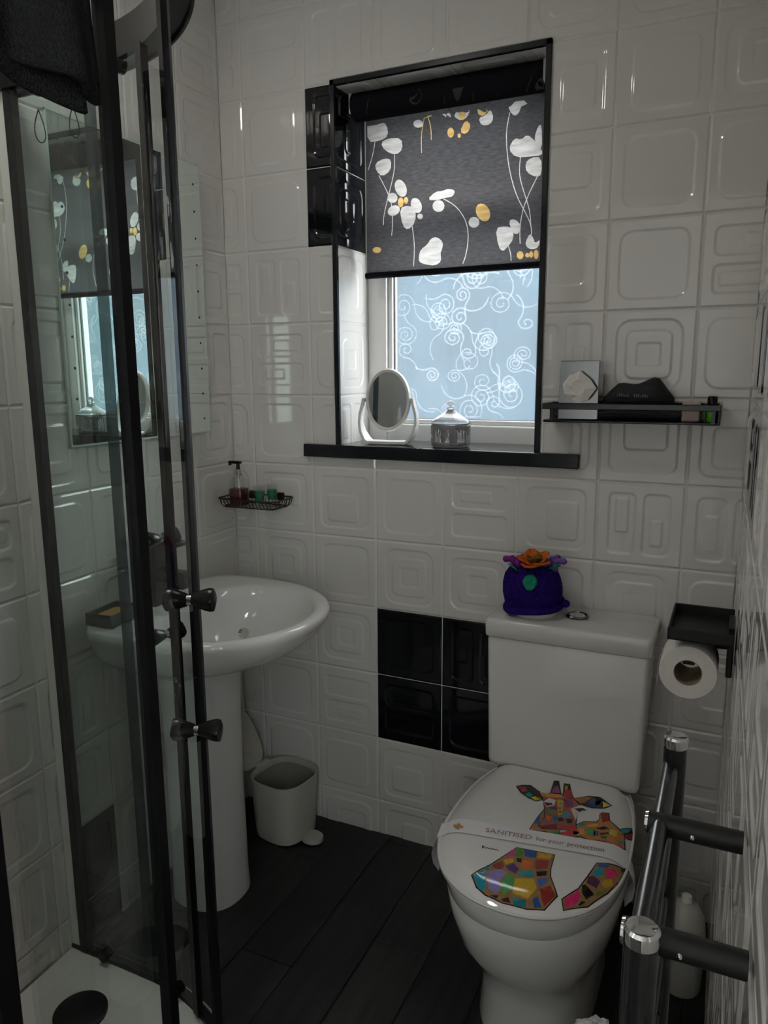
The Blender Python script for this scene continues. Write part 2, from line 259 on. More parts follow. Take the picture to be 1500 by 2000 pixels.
# print data (millimetre and tenth-millimetre coordinates on the lid and on the blind)
ART=[
((22,20,22),0,[(-19.9,-83.2),(57.4,-75.0),(59.9,-123.2),(64.9,-145.3),(88.0,-190.6),(72.1,-226.1),(40.5,-237.0),(-3.8,-240.0),(-38.8,-234.2),(-59.9,-223.5),(-78.4,-199.0),(-52.4,-157.6)]),
((150,115,75),1,[(-19.3,-85.6),(56.2,-77.7),(58.0,-124.1),(63.0,-146.1),(85.4,-191.2),(70.6,-224.8),(40.1,-235.6),(-3.8,-238.0),(-37.7,-232.1),(-58.5,-221.5),(-75.2,-199.5),(-50.9,-160.5)]),
((190,60,130),2,[(-32.9,-120.0),(-22.4,-91.3),(-13.8,-111.3),(-28.9,-123.3)]),
((60,140,50),2,[(-19.0,-89.8),(-8.1,-83.2),(-0.3,-106.7),(-13.4,-112.6)]),
((40,80,150),2,[(-4.1,-84.1),(21.5,-82.0),(24.7,-101.4),(3.2,-106.1)]),
((205,155,30),2,[(24.5,-81.7),(52.4,-77.9),(51.3,-92.9),(27.4,-100.2)]),
((205,155,30),2,[(-32.1,-133.6),(-16.3,-121.2),(-11.7,-132.4),(-25.3,-146.3)]),
((22,20,22),2,[(-10.2,-117.9),(-0.8,-115.2),(2.0,-128.2),(-6.3,-128.9)]),
((140,45,40),2,[(-47.1,-157.2),(-33.8,-138.0),(-25.7,-152.4),(-28.9,-165.3),(-43.3,-165.5)]),
((215,105,40),2,[(2.0,-118.0),(19.9,-112.4),(26.5,-135.0),(6.8,-141.6)]),
((150,50,40),2,[(24.7,-107.6),(50.4,-98.4),(53.6,-125.1),(32.1,-135.0)]),
((75,45,110),2,[(-23.2,-151.8),(-10.8,-135.6),(2.6,-149.4),(0.9,-164.9),(-14.8,-159.9)]),
((30,140,150),2,[(6.7,-153.5),(29.9,-142.8),(34.4,-160.6),(6.0,-169.8)]),
((22,20,22),2,[(35.5,-142.7),(53.7,-132.0),(55.5,-146.2),(40.1,-155.6)]),
((30,140,160),2,[(-73.9,-198.9),(-54.6,-177.0),(-43.2,-216.0),(-45.2,-227.8),(-54.4,-224.9)]),
((140,130,190),2,[(-48.9,-178.9),(-26.9,-163.9),(-15.9,-170.7),(-22.1,-198.3),(-14.6,-220.3),(-22.2,-226.9),(-36.7,-220.7)]),
((40,130,150),2,[(-60.9,-171.5),(-48.8,-161.5),(-50.0,-175.4),(-56.3,-178.3)]),
((80,160,90),2,[(-12.1,-171.8),(3.8,-178.0),(6.5,-203.2),(-5.3,-225.2),(-15.2,-214.6),(-17.4,-192.1)]),
((205,168,50),2,[(2.5,-179.5),(35.3,-164.5),(48.4,-189.6),(38.2,-218.1),(8.8,-216.6)]),
((60,100,180),2,[(42.1,-163.8),(58.4,-152.1),(62.3,-163.0),(50.9,-183.4)]),
((150,50,45),2,[(53.7,-188.1),(68.9,-170.7),(83.9,-192.0),(69.9,-219.5),(62.4,-211.9)]),
((20,120,125),2,[(10.6,-223.0),(35.8,-221.8),(39.3,-234.7),(16.0,-237.6)]),
((55,25,35),2,[(-30.3,-231.4),(-13.6,-228.4),(-16.7,-235.2)]),
((55,25,35),2,[(-8.2,-233.0),(3.7,-226.6),(11.4,-235.5),(-4.3,-236.4)]),
((45,85,150),2,[(46.3,-214.7),(54.3,-206.4),(65.5,-224.1),(52.9,-229.2)]),
((22,20,22),0,[(136.4,-65.7),(177.8,-43.4),(190.1,-38.1),(184.4,-80.1),(168.5,-127.0),(141.1,-178.9),(102.2,-211.3),(94.1,-192.7),(117.5,-153.0),(126.6,-114.6)]),
((150,115,75),1,[(138.0,-68.4),(177.2,-47.4),(188.4,-42.8),(182.3,-81.2),(166.6,-126.4),(139.8,-177.8),(103.2,-208.7),(96.3,-192.8),(119.3,-154.7),(129.1,-115.6)]),
((45,90,160),2,[(140.4,-69.1),(161.8,-57.5),(157.7,-68.9),(140.7,-77.8)]),
((30,140,160),2,[(134.3,-92.3),(150.2,-75.6),(153.4,-90.2),(146.6,-105.3),(136.7,-104.0)]),
((222,50,110),2,[(156.0,-75.8),(173.4,-61.0),(177.6,-69.9),(164.9,-95.5),(158.6,-90.1)]),
((80,40,80),2,[(129.1,-116.0),(136.9,-107.0),(151.5,-112.5),(148.6,-133.0),(129.6,-134.1)]),
((190,150,40),2,[(155.7,-105.7),(170.5,-89.3),(173.7,-100.1),(163.2,-119.6),(155.4,-120.5)]),
((22,20,22),2,[(122.4,-143.4),(128.1,-137.9),(146.7,-148.8),(135.6,-168.0),(126.3,-160.7)]),
((218,45,110),2,[(100.1,-192.2),(117.7,-158.2),(125.3,-168.1),(122.0,-185.7),(105.4,-206.2)]),
((22,20,22),2,[(124.4,-186.9),(128.8,-175.7),(136.0,-172.8),(128.0,-185.2)]),
((110,120,40),2,[(149.8,-152.0),(150.4,-139.8),(163.4,-124.3),(162.4,-134.6)]),
((22,20,22),2,[(181.5,-48.5),(187.4,-35.7),(188.7,-44.9),(183.8,-54.4)]),
((170,60,70),2,[(173.7,-105.5),(180.2,-82.7),(178.1,-102.1)]),
((22,20,22),0,[(0.0,79.2),(-6.6,42.6),(-10.4,3.7),(-13.1,-34.0),(52.5,-27.1),(49.1,10.8),(15.0,15.3)]),
((150,115,75),1,[(1.6,76.4),(-4.5,41.1),(-8.3,2.2),(-11.1,-32.4),(50.4,-25.0),(47.5,10.1),(15.9,11.6)]),
((45,70,150),2,[(-7.0,33.2),(-0.8,44.4),(3.3,18.1),(-4.6,7.1)]),
((215,105,50),2,[(-11.0,-28.4),(-8.8,-4.4),(-1.3,-8.2),(-0.3,-29.4)]),
((80,45,100),2,[(2.1,-11.4),(24.2,-5.3),(26.6,-26.8),(4.2,-28.5)]),
((50,130,60),2,[(30.8,-6.2),(47.4,4.5),(51.1,-22.4),(32.0,-28.1)]),
((200,150,40),2,[(3.5,26.4),(11.8,38.5),(15.0,15.3),(6.0,7.1)]),
((22,20,22),2,[(-82.3,139.3),(-70.0,151.7),(-51.3,159.2),(-33.2,144.8),(-15.2,134.1),(-11.4,108.3),(-24.6,95.5),(-43.9,102.1),(-64.4,116.9)]),
((160,50,45),3,[(-77.6,139.0),(-61.0,145.1),(-51.8,130.2),(-61.2,120.2)]),
((30,150,160),3,[(-53.0,114.6),(-46.6,126.9),(-36.7,117.4),(-41.3,106.0)]),
((215,190,40),3,[(-39.2,107.0),(-31.8,115.0),(-14.2,110.2),(-25.5,99.1)]),
((22,20,22),2,[(48.2,142.3),(80.0,168.7),(104.4,175.2),(134.3,150.1),(120.5,130.6),(95.1,120.8),(66.5,124.4)]),
((165,105,50),3,[(51.5,142.9),(78.6,163.4),(91.6,167.5),(74.8,134.0),(67.3,128.4)]),
((25,60,110),3,[(76.4,131.6),(93.1,165.4),(110.3,156.9),(108.8,131.4),(94.6,124.0)]),
((30,120,110),3,[(96.7,150.7),(106.4,159.7),(112.3,151.1),(101.6,135.1)]),
((210,185,40),3,[(112.4,157.9),(131.0,148.5),(117.4,133.5)]),
((22,20,22),2,[(-6.9,200.1),(4.8,204.4),(22.5,148.1),(-3.0,140.2)]),
((150,70,110),3,[(0.6,177.0),(7.6,180.2),(19.0,151.2),(-0.7,145.0)]),
((22,20,22),2,[(16.9,198.1),(31.2,201.7),(39.7,173.3),(51.6,143.8),(26.2,141.4)]),
((175,50,50),3,[(25.1,171.4),(36.3,176.4),(48.8,146.2),(27.8,144.9)]),
((215,170,40),3,[(22.6,188.0),(28.2,189.6),(30.3,173.7),(24.8,172.7)]),
((22,20,22),2,[(-16.0,119.4),(-6.5,143.3),(25.5,151.3),(50.9,147.2),(69.9,121.6),(72.2,74.4),(76.2,42.4),(69.8,17.1),(52.4,13.1),(34.0,8.7),(13.5,-0.7),(1.7,8.4),(6.4,44.4),(-1.6,78.4)]),
((150,90,75),3,[(-13.7,117.7),(-4.8,140.3),(26.2,147.9),(50.3,143.2),(68.4,120.0),(70.6,73.6),(74.4,43.2),(68.3,19.6),(51.8,16.0),(33.3,11.6),(13.6,2.6),(3.5,10.0),(8.2,44.3),(-0.2,80.0)]),
((210,140,60),4,[(-25.3,136.6),(-4.8,140.3),(24.1,146.9),(26.8,134.3),(-1.2,124.3),(-13.9,118.6)]),
((212,202,196),4,[(-9.0,98.1),(-0.5,121.4),(15.9,118.4),(16.6,96.4),(3.5,83.8)]),
((212,202,196),4,[(53.0,97.7),(68.1,121.6),(76.9,110.7),(71.7,91.1),(71.6,59.5),(60.7,81.8)]),
((205,160,50),4,[(17.7,122.9),(31.2,124.5),(40.7,68.4),(33.7,61.9)]),
((125,45,95),4,[(29.9,133.0),(50.9,128.9),(56.2,113.5),(41.5,99.0)]),
((40,100,170),4,[(24.4,51.7),(31.6,59.2),(37.6,41.9),(30.8,34.7)]),
((50,150,170),4,[(40.9,80.5),(55.1,82.7),(57.1,64.1),(43.4,57.9)]),
((215,110,60),4,[(8.4,52.9),(20.3,49.9),(21.6,34.6),(12.2,38.6)]),
((60,140,70),4,[(5.1,77.1),(23.3,76.7),(21.6,64.0),(11.0,63.4)]),
((190,45,55),4,[(39.0,25.4),(77.3,38.9),(78.8,20.4),(55.1,12.8)]),
((120,35,50),4,[(4.6,5.7),(37.8,30.9),(42.0,11.6),(14.7,-0.1)]),
((110,50,110),4,[(7.9,84.5),(23.7,95.2),(27.2,79.4),(16.1,78.6)]),
((200,70,50),4,[(46.0,96.7),(54.0,96.0),(53.4,82.7),(44.4,82.9)]),
((150,40,60),4,[(30.9,148.2),(48.2,142.3),(48.2,130.9),(34.5,136.0)]),
((22,20,22),5,[(-8.2,99.4),(10.5,103.4),(14.1,97.5),(2.7,87.4)]),
((22,20,22),5,[(59.8,102.0),(76.9,113.3),(86.6,106.5),(76.3,101.8),(73.4,93.6)]),
((22,20,22),5,[(33.2,51.6),(42.9,58.1),(49.6,47.4),(40.4,39.1)]),
((22,20,22),5,[(51.6,55.8),(64.2,61.5),(66.9,47.9),(57.8,41.3)]),
((45,160,180),5,[(24.4,113.3),(31.1,114.1),(31.8,105.5),(26.7,104.6)]),
((200,60,70),5,[(26.7,92.2),(32.4,97.0),(34.5,87.1),(29.6,83.9)]),
((50,130,70),5,[(30.7,78.8),(37.4,84.1),(37.5,73.3),(33.6,70.3)]),
((22,20,22),1,[(75.1,46.0),(87.7,64.0),(112.6,74.5),(116.6,87.1),(113.9,103.5),(117.8,114.6),(132.9,118.1),(138.9,89.8),(160.1,73.1),(172.1,69.6),(181.5,15.7),(156.4,-9.5),(133.1,-18.6),(113.0,-1.0),(91.7,3.7),(60.9,-14.9),(48.8,2.0),(78.8,26.8)]),
((185,120,60),2,[(76.9,43.5),(88.4,60.6),(114.4,71.6),(118.4,86.3),(115.9,101.9),(119.1,111.8),(131.8,114.2),(137.4,87.4),(159.5,68.7),(170.7,64.4),(179.5,15.5),(156.3,-6.3),(133.4,-15.2),(113.7,2.0),(91.9,7.3),(60.9,-11.1),(50.7,2.9),(80.0,27.3)]),
((70,150,90),4,[(94.5,38.7),(114.8,44.0),(118.4,22.9),(100.7,18.7)]),
((35,70,150),4,[(112.5,35.0),(122.9,39.8),(124.8,21.9),(116.7,20.6)]),
((40,140,140),4,[(78.3,47.4),(92.4,59.9),(94.6,49.6),(82.3,37.9)]),
((22,20,22),4,[(116.1,48.6),(130.7,63.2),(141.9,58.8),(129.0,47.3)]),
((150,45,40),4,[(116.1,108.8),(132.1,113.5),(137.2,87.4),(125.2,73.7)]),
((215,175,50),4,[(96.8,51.8),(117.3,67.2),(118.7,58.6),(100.0,46.0)]),
((190,50,50),4,[(52.3,3.6),(80.2,24.2),(88.0,16.8),(71.5,-7.0),(57.5,-8.8)]),
((220,60,110),4,[(155.5,-0.7),(174.4,22.0),(177.8,12.4),(158.6,-7.8)]),
((40,150,160),4,[(165.4,26.7),(175.9,41.4),(175.7,28.2),(168.0,18.8)]),
((200,190,70),4,[(144.1,58.3),(158.6,60.2),(159.7,37.5),(144.9,39.0)]),
((90,50,40),4,[(124.9,33.6),(141.9,45.3),(144.8,39.8),(128.1,27.3)]),
((60,130,80),4,[(128.7,23.7),(142.2,29.9),(141.7,20.1),(131.8,17.4)]),
((150,60,45),4,[(117.0,6.9),(137.0,10.3),(155.3,11.1),(138.4,1.6)]),
((230,150,60),4,[(83.3,30.4),(92.7,36.7),(97.4,17.2),(88.6,13.2)]),
((190,200,190),4,[(74.9,18.6),(85.3,19.5),(89.3,9.6),(77.3,6.1)]),
((22,20,22),2,[(159.5,68.4),(183.6,108.2),(190.8,66.6),(178.7,52.3),(171.5,58.2)]),
((40,150,160),3,[(162.0,68.7),(182.2,101.6),(177.7,76.3),(167.2,61.8)]),
((160,45,45),3,[(172.0,58.0),(185.9,90.3),(189.1,68.0),(178.6,56.2)]),
((22,20,22),1,[(-83.8,-112.7),(-80.6,-107.4),(-79.9,-109.8),(-83.0,-115.0)]),
((22,20,22),1,[(-80.6,-107.4),(-75.2,-112.5),(-74.5,-114.9),(-79.9,-109.8)]),
((22,20,22),1,[(-75.2,-112.5),(-74.0,-108.2),(-73.3,-110.6),(-74.5,-114.9)]),
((22,20,22),1,[(-74.0,-108.2),(-69.2,-111.4),(-68.5,-113.8),(-73.3,-110.6)]),
((22,20,22),1,[(-69.2,-111.4),(-68.6,-107.4),(-67.9,-109.7),(-68.5,-113.8)]),
((22,20,22),1,[(-68.6,-107.4),(-63.8,-110.5),(-63.1,-112.9),(-67.9,-109.7)]),
((22,20,22),1,[(-63.8,-110.5),(-61.9,-106.5),(-61.2,-108.8),(-63.1,-112.9)]),
((22,20,22),1,[(-61.9,-106.5),(-58.2,-110.2),(-57.5,-112.5),(-61.2,-108.8)]),
((22,20,22),1,[(-58.2,-110.2),(-55.5,-106.8),(-54.8,-109.1),(-57.5,-112.5)]),
((22,20,22),1,[(-55.5,-106.8),(-49.7,-110.5),(-49.0,-112.9),(-54.8,-109.1)]),
((22,20,22),1,[(-84.5,-107.3),(-82.3,-106.3),(-80.4,-116.3),(-82.0,-117.0)]),
]
FLOWERS=[
("w",[(-447,20320),(-276,20342),(-129,20294),(-206,20317),(-137,20191),(-124,20060),(-173,19972),(-286,19927),(-441,19905),(-640,19906),(-741,20044),(-744,20318)]),
("w",[(-286,19876),(-174,19914),(-20,19924),(174,19906),(281,19826),(302,19683),(261,19578),(156,19513),(20,19521),(-148,19603),(-259,19697),(-315,19803)]),
("w",[(-445,19376),(-303,19424),(-181,19434),(-77,19405),(-32,19320),(-43,19179),(-113,19076),(-240,19013),(-349,19023),(-439,19105),(-493,19198),(-509,19300)]),
("w",[(407,18664),(431,18563),(419,18476),(374,18418),(304,18403),(224,18433),(148,18503),(93,18597),(69,18699),(81,18786),(127,18843),(197,18858),(277,18827),(352,18758)]),
("w",[(155,18390),(140,18335),(98,18294),(37,18274),(-31,18281),(-92,18312),(-134,18361),(-149,18420),(-133,18475),(-91,18516),(-30,18535),(38,18529),(98,18498),(140,18448)]),
("w",[(212,18146),(227,18089),(205,18029),(150,17979),(74,17948),(-8,17942),(-81,17963),(-130,18007),(-145,18064),(-122,18124),(-68,18174),(9,18205),(91,18210),(164,18189)]),
("w",[(280,18138),(419,18157),(540,18137),(642,18080),(690,17967),(684,17800),(627,17668),(516,17573),(420,17560),(339,17630),(277,17781),(232,18013)]),
("w",[(852,18178),(872,18090),(860,18013),(818,17962),(754,17947),(680,17972),(613,18031),(564,18113),(544,18202),(557,18279),(599,18330),(664,18344),(737,18319),(804,18260)]),
("w",[(901,17850),(893,17820),(870,17797),(837,17786),(801,17789),(768,17806),(745,17833),(737,17865),(745,17895),(768,17918),(800,17929),(837,17926),(870,17909),(893,17882)]),
("g",[(333,18262),(325,18209),(302,18167),(268,18146),(231,18150),(197,18177),(174,18223),(166,18278),(174,18332),(198,18373),(231,18394),(268,18390),(302,18363),(325,18317)]),
("g",[(472,18297),(465,18260),(447,18232),(420,18218),(390,18221),(364,18240),(345,18272),(339,18310),(346,18347),(364,18375),(391,18389),(420,18386),(447,18367),(465,18335)]),
("w",[(1080,18304),(1193,18395),(1302,18439),(1408,18438),(1501,18449),(1580,18471),(1670,18466),(1770,18432),(1803,18379),(1770,18305),(1694,18266),(1576,18261),(1463,18248),(1357,18228),(1234,18228),(1094,18248)]),
("w",[(1518,18056),(1502,17992),(1455,17944),(1387,17921),(1310,17928),(1241,17963),(1193,18020),(1176,18088),(1192,18152),(1240,18200),(1308,18223),(1384,18216),(1453,18180),(1500,18123)]),
("w",[(791,16849),(819,16950),(882,17027),(980,17081),(1056,17148),(1110,17229),(1181,17275),(1267,17288),(1355,17257),(1444,17183),(1482,17105),(1470,17022),(1450,16951),(1424,16892),(1419,16812),(1436,16709),(1399,16632),(1307,16579),(1193,16565),(1056,16588),(941,16617),(847,16652),(795,16702),(783,16767)]),
("g",[(2750,17856),(2782,17755),(2775,17664),(2731,17599),(2658,17574),(2570,17593),(2485,17654),(2420,17744),(2388,17846),(2395,17938),(2440,18002),(2514,18026),(2601,18006),(2686,17945)]),
("w",[(2493,17562),(2480,17505),(2439,17461),(2380,17440),(2313,17445),(2253,17476),(2210,17527),(2194,17588),(2208,17645),(2249,17689),(2309,17710),(2375,17704),(2436,17673),(2478,17622)]),
("w",[(2993,17390),(3113,17405),(3230,17396),(3345,17361),(3406,17279),(3414,17150),(3383,17039),(3311,16945),(3238,16869),(3164,16812),(3099,16822),(3042,16900),(2993,17051),(2953,17272)]),
("w",[(3312,17546),(3398,17561),(3482,17527),(3565,17442),(3596,17349),(3574,17245),(3523,17198),(3441,17207),(3367,17293),(3302,17456)]),
("w",[(3756,17026),(3816,17135),(3867,17158),(3910,17096),(3944,17030),(3968,16960),(4013,16948),(4079,16996),(4101,16969),(4080,16868),(4028,16809),(3944,16792),(3869,16800),(3802,16832),(3758,16879),(3737,16940)]),
("g",[(3691,16661),(3683,16617),(3660,16583),(3625,16566),(3585,16569),(3549,16591),(3523,16628),(3513,16673),(3521,16716),(3545,16750),(3580,16767),(3619,16764),(3655,16742),(3681,16705)]),
("g",[(3852,16650),(3847,16626),(3832,16608),(3808,16599),(3782,16601),(3758,16613),(3741,16633),(3735,16658),(3740,16681),(3756,16700),(3779,16709),(3805,16707),(3829,16694),(3846,16674)]),
("g",[(3939,16662),(3936,16627),(3923,16599),(3904,16584),(3882,16586),(3862,16603),(3848,16633),(3842,16669),(3846,16704),(3858,16732),(3877,16747),(3899,16745),(3919,16728),(3933,16698)]),
("g",[(4080,16653),(4075,16603),(4059,16565),(4034,16544),(4006,16546),(3980,16570),(3962,16611),(3954,16661),(3959,16711),(3975,16749),(4000,16770),(4028,16768),(4053,16744),(4072,16703)]),
("g",[(-347,17074),(-360,17040),(-397,17015),(-451,17003),(-510,17007),(-564,17026),(-600,17057),(-614,17092),(-600,17126),(-562,17151),(-509,17163),(-449,17159),(-396,17140),(-360,17109)]),
("w",[(3364,20352),(3591,20350),(3686,20256),(3531,20208),(3478,20083),(3410,20027),(3340,20037),(3269,20112),(3205,20237),(3277,20267)]),
("w",[(3263,19320),(3338,19444),(3421,19488),(3513,19454),(3595,19465),(3665,19520),(3746,19508),(3838,19431),(3936,19327),(4039,19197),(4091,19102),(4093,19040),(4024,19011),(3882,19015),(3715,19021),(3523,19031),(3376,19091),(3276,19203)]),
("w",[(3909,19523),(3961,19662),(4006,19725),(4044,19713),(4069,19564),(4083,19276),(4052,19167),(3974,19238),(3922,19318),(3896,19409)]),
("w",[(3706,18903),(3776,18961),(3878,18987),(4011,18980),(4082,18873),(4094,18666),(4067,18548),(4002,18520),(3903,18543),(3772,18620),(3698,18712),(3680,18820)]),
("w",[(1674,20245),(1668,20213),(1487,20333),(1460,20322),(1430,20326),(1403,20345),(1548,20230),(1542,20264),(1548,20295),(1566,20319),(1593,20330),(1622,20326),(1649,20307),(1667,20279)]),
("w",[(1813,20316),(2080,20271),(2186,20281),(2138,20345),(2173,20269),(2141,20197),(2085,20145),(2004,20111),(1922,20117),(1840,20164),(1788,20208),(1767,20246)]),
("g",[(2089,20198),(2080,20156),(2052,20126),(2011,20112),(1966,20118),(1924,20143),(1896,20181),(1885,20226),(1894,20267),(1922,20298),(1963,20311),(2009,20305),(2050,20280),(2078,20242)]),
("w",[(2468,20105),(2567,20124),(2647,20168),(2708,20237),(2761,20213),(2808,20097),(2806,20003),(2756,19933),(2676,19899),(2566,19902),(2488,19952),(2442,20047)]),
("g",[(2635,20233),(2624,20185),(2592,20149),(2544,20134),(2491,20141),(2442,20170),(2408,20215),(2395,20266),(2406,20315),(2581,20207),(2627,20222),(2680,20214),(2588,20329),(2622,20285)]),
("g",[(1766,19836),(1758,19784),(1732,19744),(1695,19725),(1654,19730),(1616,19759),(1589,19805),(1580,19860),(1588,19912),(1614,19951),(1651,19970),(1693,19964),(1730,19936),(1756,19890)]),
("g",[(1956,19898),(2035,20043),(2115,20071),(2195,19984),(2203,19894),(2138,19799),(2058,19770),(1963,19807)]),
("g",[(1953,19739),(1948,19716),(1936,19699),(1917,19691),(1897,19693),(1878,19706),(1865,19727),(1860,19751),(1864,19774),(1877,19791),(1895,19799),(1916,19797),(1935,19784),(1948,19763)]),
("w",[(898,20164),(884,20124),(846,20095),(790,20084),(728,20092),(672,20118),(632,20157),(618,20201),(632,20242),(671,20270),(727,20281),(789,20273),(845,20246),(884,20208)]),
("w",[(832,20609),(942,20619),(1016,20667),(1048,20760),(1092,20759),(1147,20664),(1138,20574),(1062,20486),(970,20452),(871,20465),(813,20503),(791,20570)]),
("w",[(4035,20455),(4105,20520),(4164,20556),(4216,20559),(4235,20493),(4207,20375),(4149,20327),(4067,20344),(4023,20364),(4008,20403)]),
]
STEMS=[
("w",[(-512,19902),(-536,19784),(-561,19667),(-594,19549),(-636,19428),(-686,19306),(-736,19184)]),
("w",[(64,19513),(67,19373),(67,19230),(51,19076),(13,18904),(-41,18721),(-98,18534),(-156,18345),(-210,18163),(-250,18007),(-268,17892),(-272,17803),(-273,17722)]),
("w",[(-406,19026),(-311,18862),(-222,18703),(-146,18561),(-92,18441),(-53,18332),(-25,18206),(-7,18051),(2,17882),(3,17732),(-3,17614),(-16,17520),(-29,17432)]),
("w",[(588,17626),(614,17453),(638,17280),(652,17106),(651,16929),(641,16751),(628,16573)]),
("w",[(1490,18238),(1606,18171),(1720,18102),(1829,18017),(1932,17910),(2025,17787),(2101,17656),(2150,17518),(2179,17375),(2191,17228),(2183,17076),(2162,16926),(2137,16798),(2110,16701),(2081,16626),(2053,16556)]),
("w",[(3243,20113),(3210,19956),(3181,19793),(3168,19601),(3179,19366),(3208,19105),(3252,18847),(3311,18603),(3380,18374),(3456,18171),(3536,18000),(3619,17853),(3695,17720),(3760,17600),(3815,17489),(3854,17390),(3873,17304),(3879,17226),(3881,17150)]),
("w",[(3546,19043),(3534,18903),(3526,18763),(3534,18619),(3567,18469),(3615,18316),(3668,18167),(3720,18022),(3770,17883),(3810,17749),(3834,17622),(3848,17500),(3860,17379)]),
("w",[(3992,18529),(3924,18403),(3857,18276),(3794,18149),(3736,18020),(3685,17889),(3642,17753),(3612,17609),(3592,17462),(3580,17321),(3580,17190),(3586,17066),(3595,16944)]),
("w",[(3284,16920),(3307,16856),(3329,16793),(3346,16730),(3357,16667),(3363,16605),(3368,16543)]),
("g",[(1145,20328),(927,20296),(886,20119),(858,19946),(849,19778),(852,19614),(857,19452)]),
("g",[(1145,20328),(1022,20345),(1069,20217),(1104,20093),(1123,19973),(1130,19857),(1134,19742)]),
("w",[(-291,20955),(-306,20835),(-343,20736),(-381,20646),(-412,20564),(-439,20488),(-475,20420)]),
("w",[(1743,20870),(1750,20740),(1743,20629),(1731,20533),(1719,20451),(1702,20383),(1684,20319)]),
("w",[(1886,20895),(1940,20755),(1974,20638),(1996,20544),(2010,20470),(2023,20419),(2047,20400),(2091,20423),(2145,20478),(2197,20552),(2244,20642),(2284,20747),(2309,20867)]),
("w",[(2474,20887),(2496,20770),(2504,20668),(2503,20576),(2494,20491),(2475,20416),(2431,20365)]),
("w",[(3134,20914),(3147,20781),(3144,20669),(3132,20575),(3114,20498),(3091,20432),(3061,20377)]),
("w",[(4092,20928),(4053,20788),(4001,20673),(3946,20574),(3892,20492),(3839,20422),(3778,20364)]),
]
# ---------------------------------------------------------------- relief tiles
def rrect(cx, cy_, hw, hh, r, n=5):
    P = []
    for (sx, sy, a0) in ((1, 1, 0), (-1, 1, 90), (-1, -1, 180), (1, -1, 270)):
        for k in range(n + 1):
            a = math.radians(a0 + 90 * k / n)
            P.append((cx + sx * (hw - r) + r * math.cos(a), cy_ + sy * (hh - r) + r * math.sin(a)))
    return P
def inside(p, poly):
    x, y = p; c = False; n = len(poly)
    for i in range(n):
        x1, y1 = poly[i]; x2, y2 = poly[(i + 1) % n]
        if (y1 > y) != (y2 > y) and x < (x2 - x1) * (y - y1) / (y2 - y1) + x1: c = not c
    return c
def flat_fill(bm, outer, holes, z):
    pts = []; edges = []
    for L in [outer] + holes:
        b = len(pts); pts += [Vector(p) for p in L]; n = len(L)
        edges += [(b + i, b + (i + 1) % n) for i in range(n)]
    vo, eo, fo, *_ = delaunay_2d_cdt(pts, edges, [], 0, 1e-7)
    vv = [bm.verts.new((v.x, v.y, z)) for v in vo]
    for f in fo:
        c = sum((vo[i] for i in f), Vector((0, 0))) / len(f)
        if inside(c, outer) and not any(inside(c, h) for h in holes): bm.faces.new([vv[i] for i in f])
def tile_bm(feats, half=0.0988):
    bm = new()
    W = 0.0075; K = 4
    top = [(-half + .004, -half + .004), (half - .004, -half + .004), (half - .004, half - .004), (-half + .004, half - .004)]
    edge = [(-half, -half), (half, -half), (half, half), (-half, half)]
    def loops(f, base):
        cx, cy_, hw, hh, r, h = f[:6]; out = []
        for k in range(K + 1):
            t = k / K; s = t * t * (3 - 2 * t); d = W * t
            out.append((rrect(cx, cy_, hw - d, hh - d, max(r - d, .0015)), base + h * s))
        return out
    def rec(outer, fs, z):
        hs = []
        for f in fs:
            Ls = loops(f, z); hs.append(Ls[0][0])
            vv = [[bm.verts.new((p[0], p[1], zz)) for p in L] for L, zz in Ls]
            n = len(vv[0])
            for a, b in zip(vv, vv[1:]):
                for i in range(n):
                    j = (i + 1) % n
                    fc = bm.faces.new((a[i], a[j], b[j], b[i])); fc.smooth = True
            rec(Ls[-1][0], f[6] if len(f) > 6 else [], Ls[-1][1])
        flat_fill(bm, outer, hs, z)
    rec(top, feats, 0)
    a = [bm.verts.new((p[0], p[1], 0)) for p in top]; b = [bm.verts.new((p[0], p[1], -.0019)) for p in edge]; c = [bm.verts.new((p[0], p[1], -.0032)) for p in edge]
    for i in range(4):
        j = (i + 1) % 4
        bm.faces.new((b[i], b[j], a[j], a[i])); bm.faces.new((c[i], c[j], b[j], b[i]))
    bmesh.ops.remove_doubles(bm, verts=bm.verts, dist=1e-6)
    bmesh.ops.recalc_face_normals(bm, faces=bm.faces)
    if sum(f.normal.z * f.calc_area() for f in bm.faces) < 0: bmesh.ops.reverse_faces(bm, faces=bm.faces)
    return bm
H = 0.0023
VARIANTS = [
    [(0, 0, .078, .078, .030, -H)],
    [(0, 0, .080, .080, .034, H)],
    [(0, 0, .078, .080, .026, -H, [(.018, -.005, .042, .052, .016, H)])],
    [(0, .040, .078, .034, .016, -H, [(.02, 0.040, .045, .018, .008, H * .7)]), (0, -.040, .078, .034, .018, -H, [(-.02, -.040, .035, .017, .008, H * .7)])],
    [(0, 0, .080, .078, .028, H, [(-.010, .004, .050, .048, .018, -H * .8)])],
    [(-.038, 0, .034, .078, .016, -H), (.040, 0, .036, .078, .020, -H, [(.040, .01, .018, .045, .008, H * .7)])],
    [(0, 0, .082, .076, .036, -H, [(.0, .0, .058, .054, .022, H * .8, [(.0, .0, .030, .030, .010, -H * .7)])])],
    [(.004, -.004, .072, .074, .024, H)],
]
TBM = [tile_bm(v) for v in VARIANTS]
TILE_ME = {}
def tile_mesh(var, black):
    k = (var, black)
    if k not in TILE_ME:
        me = bpy.data.meshes.new('tile'); TBM[var].to_mesh(me); me.materials.append(M_TILEK if black else M_TILE); TILE_ME[k] = me
    return TILE_ME[k]
trng = random.Random(21)
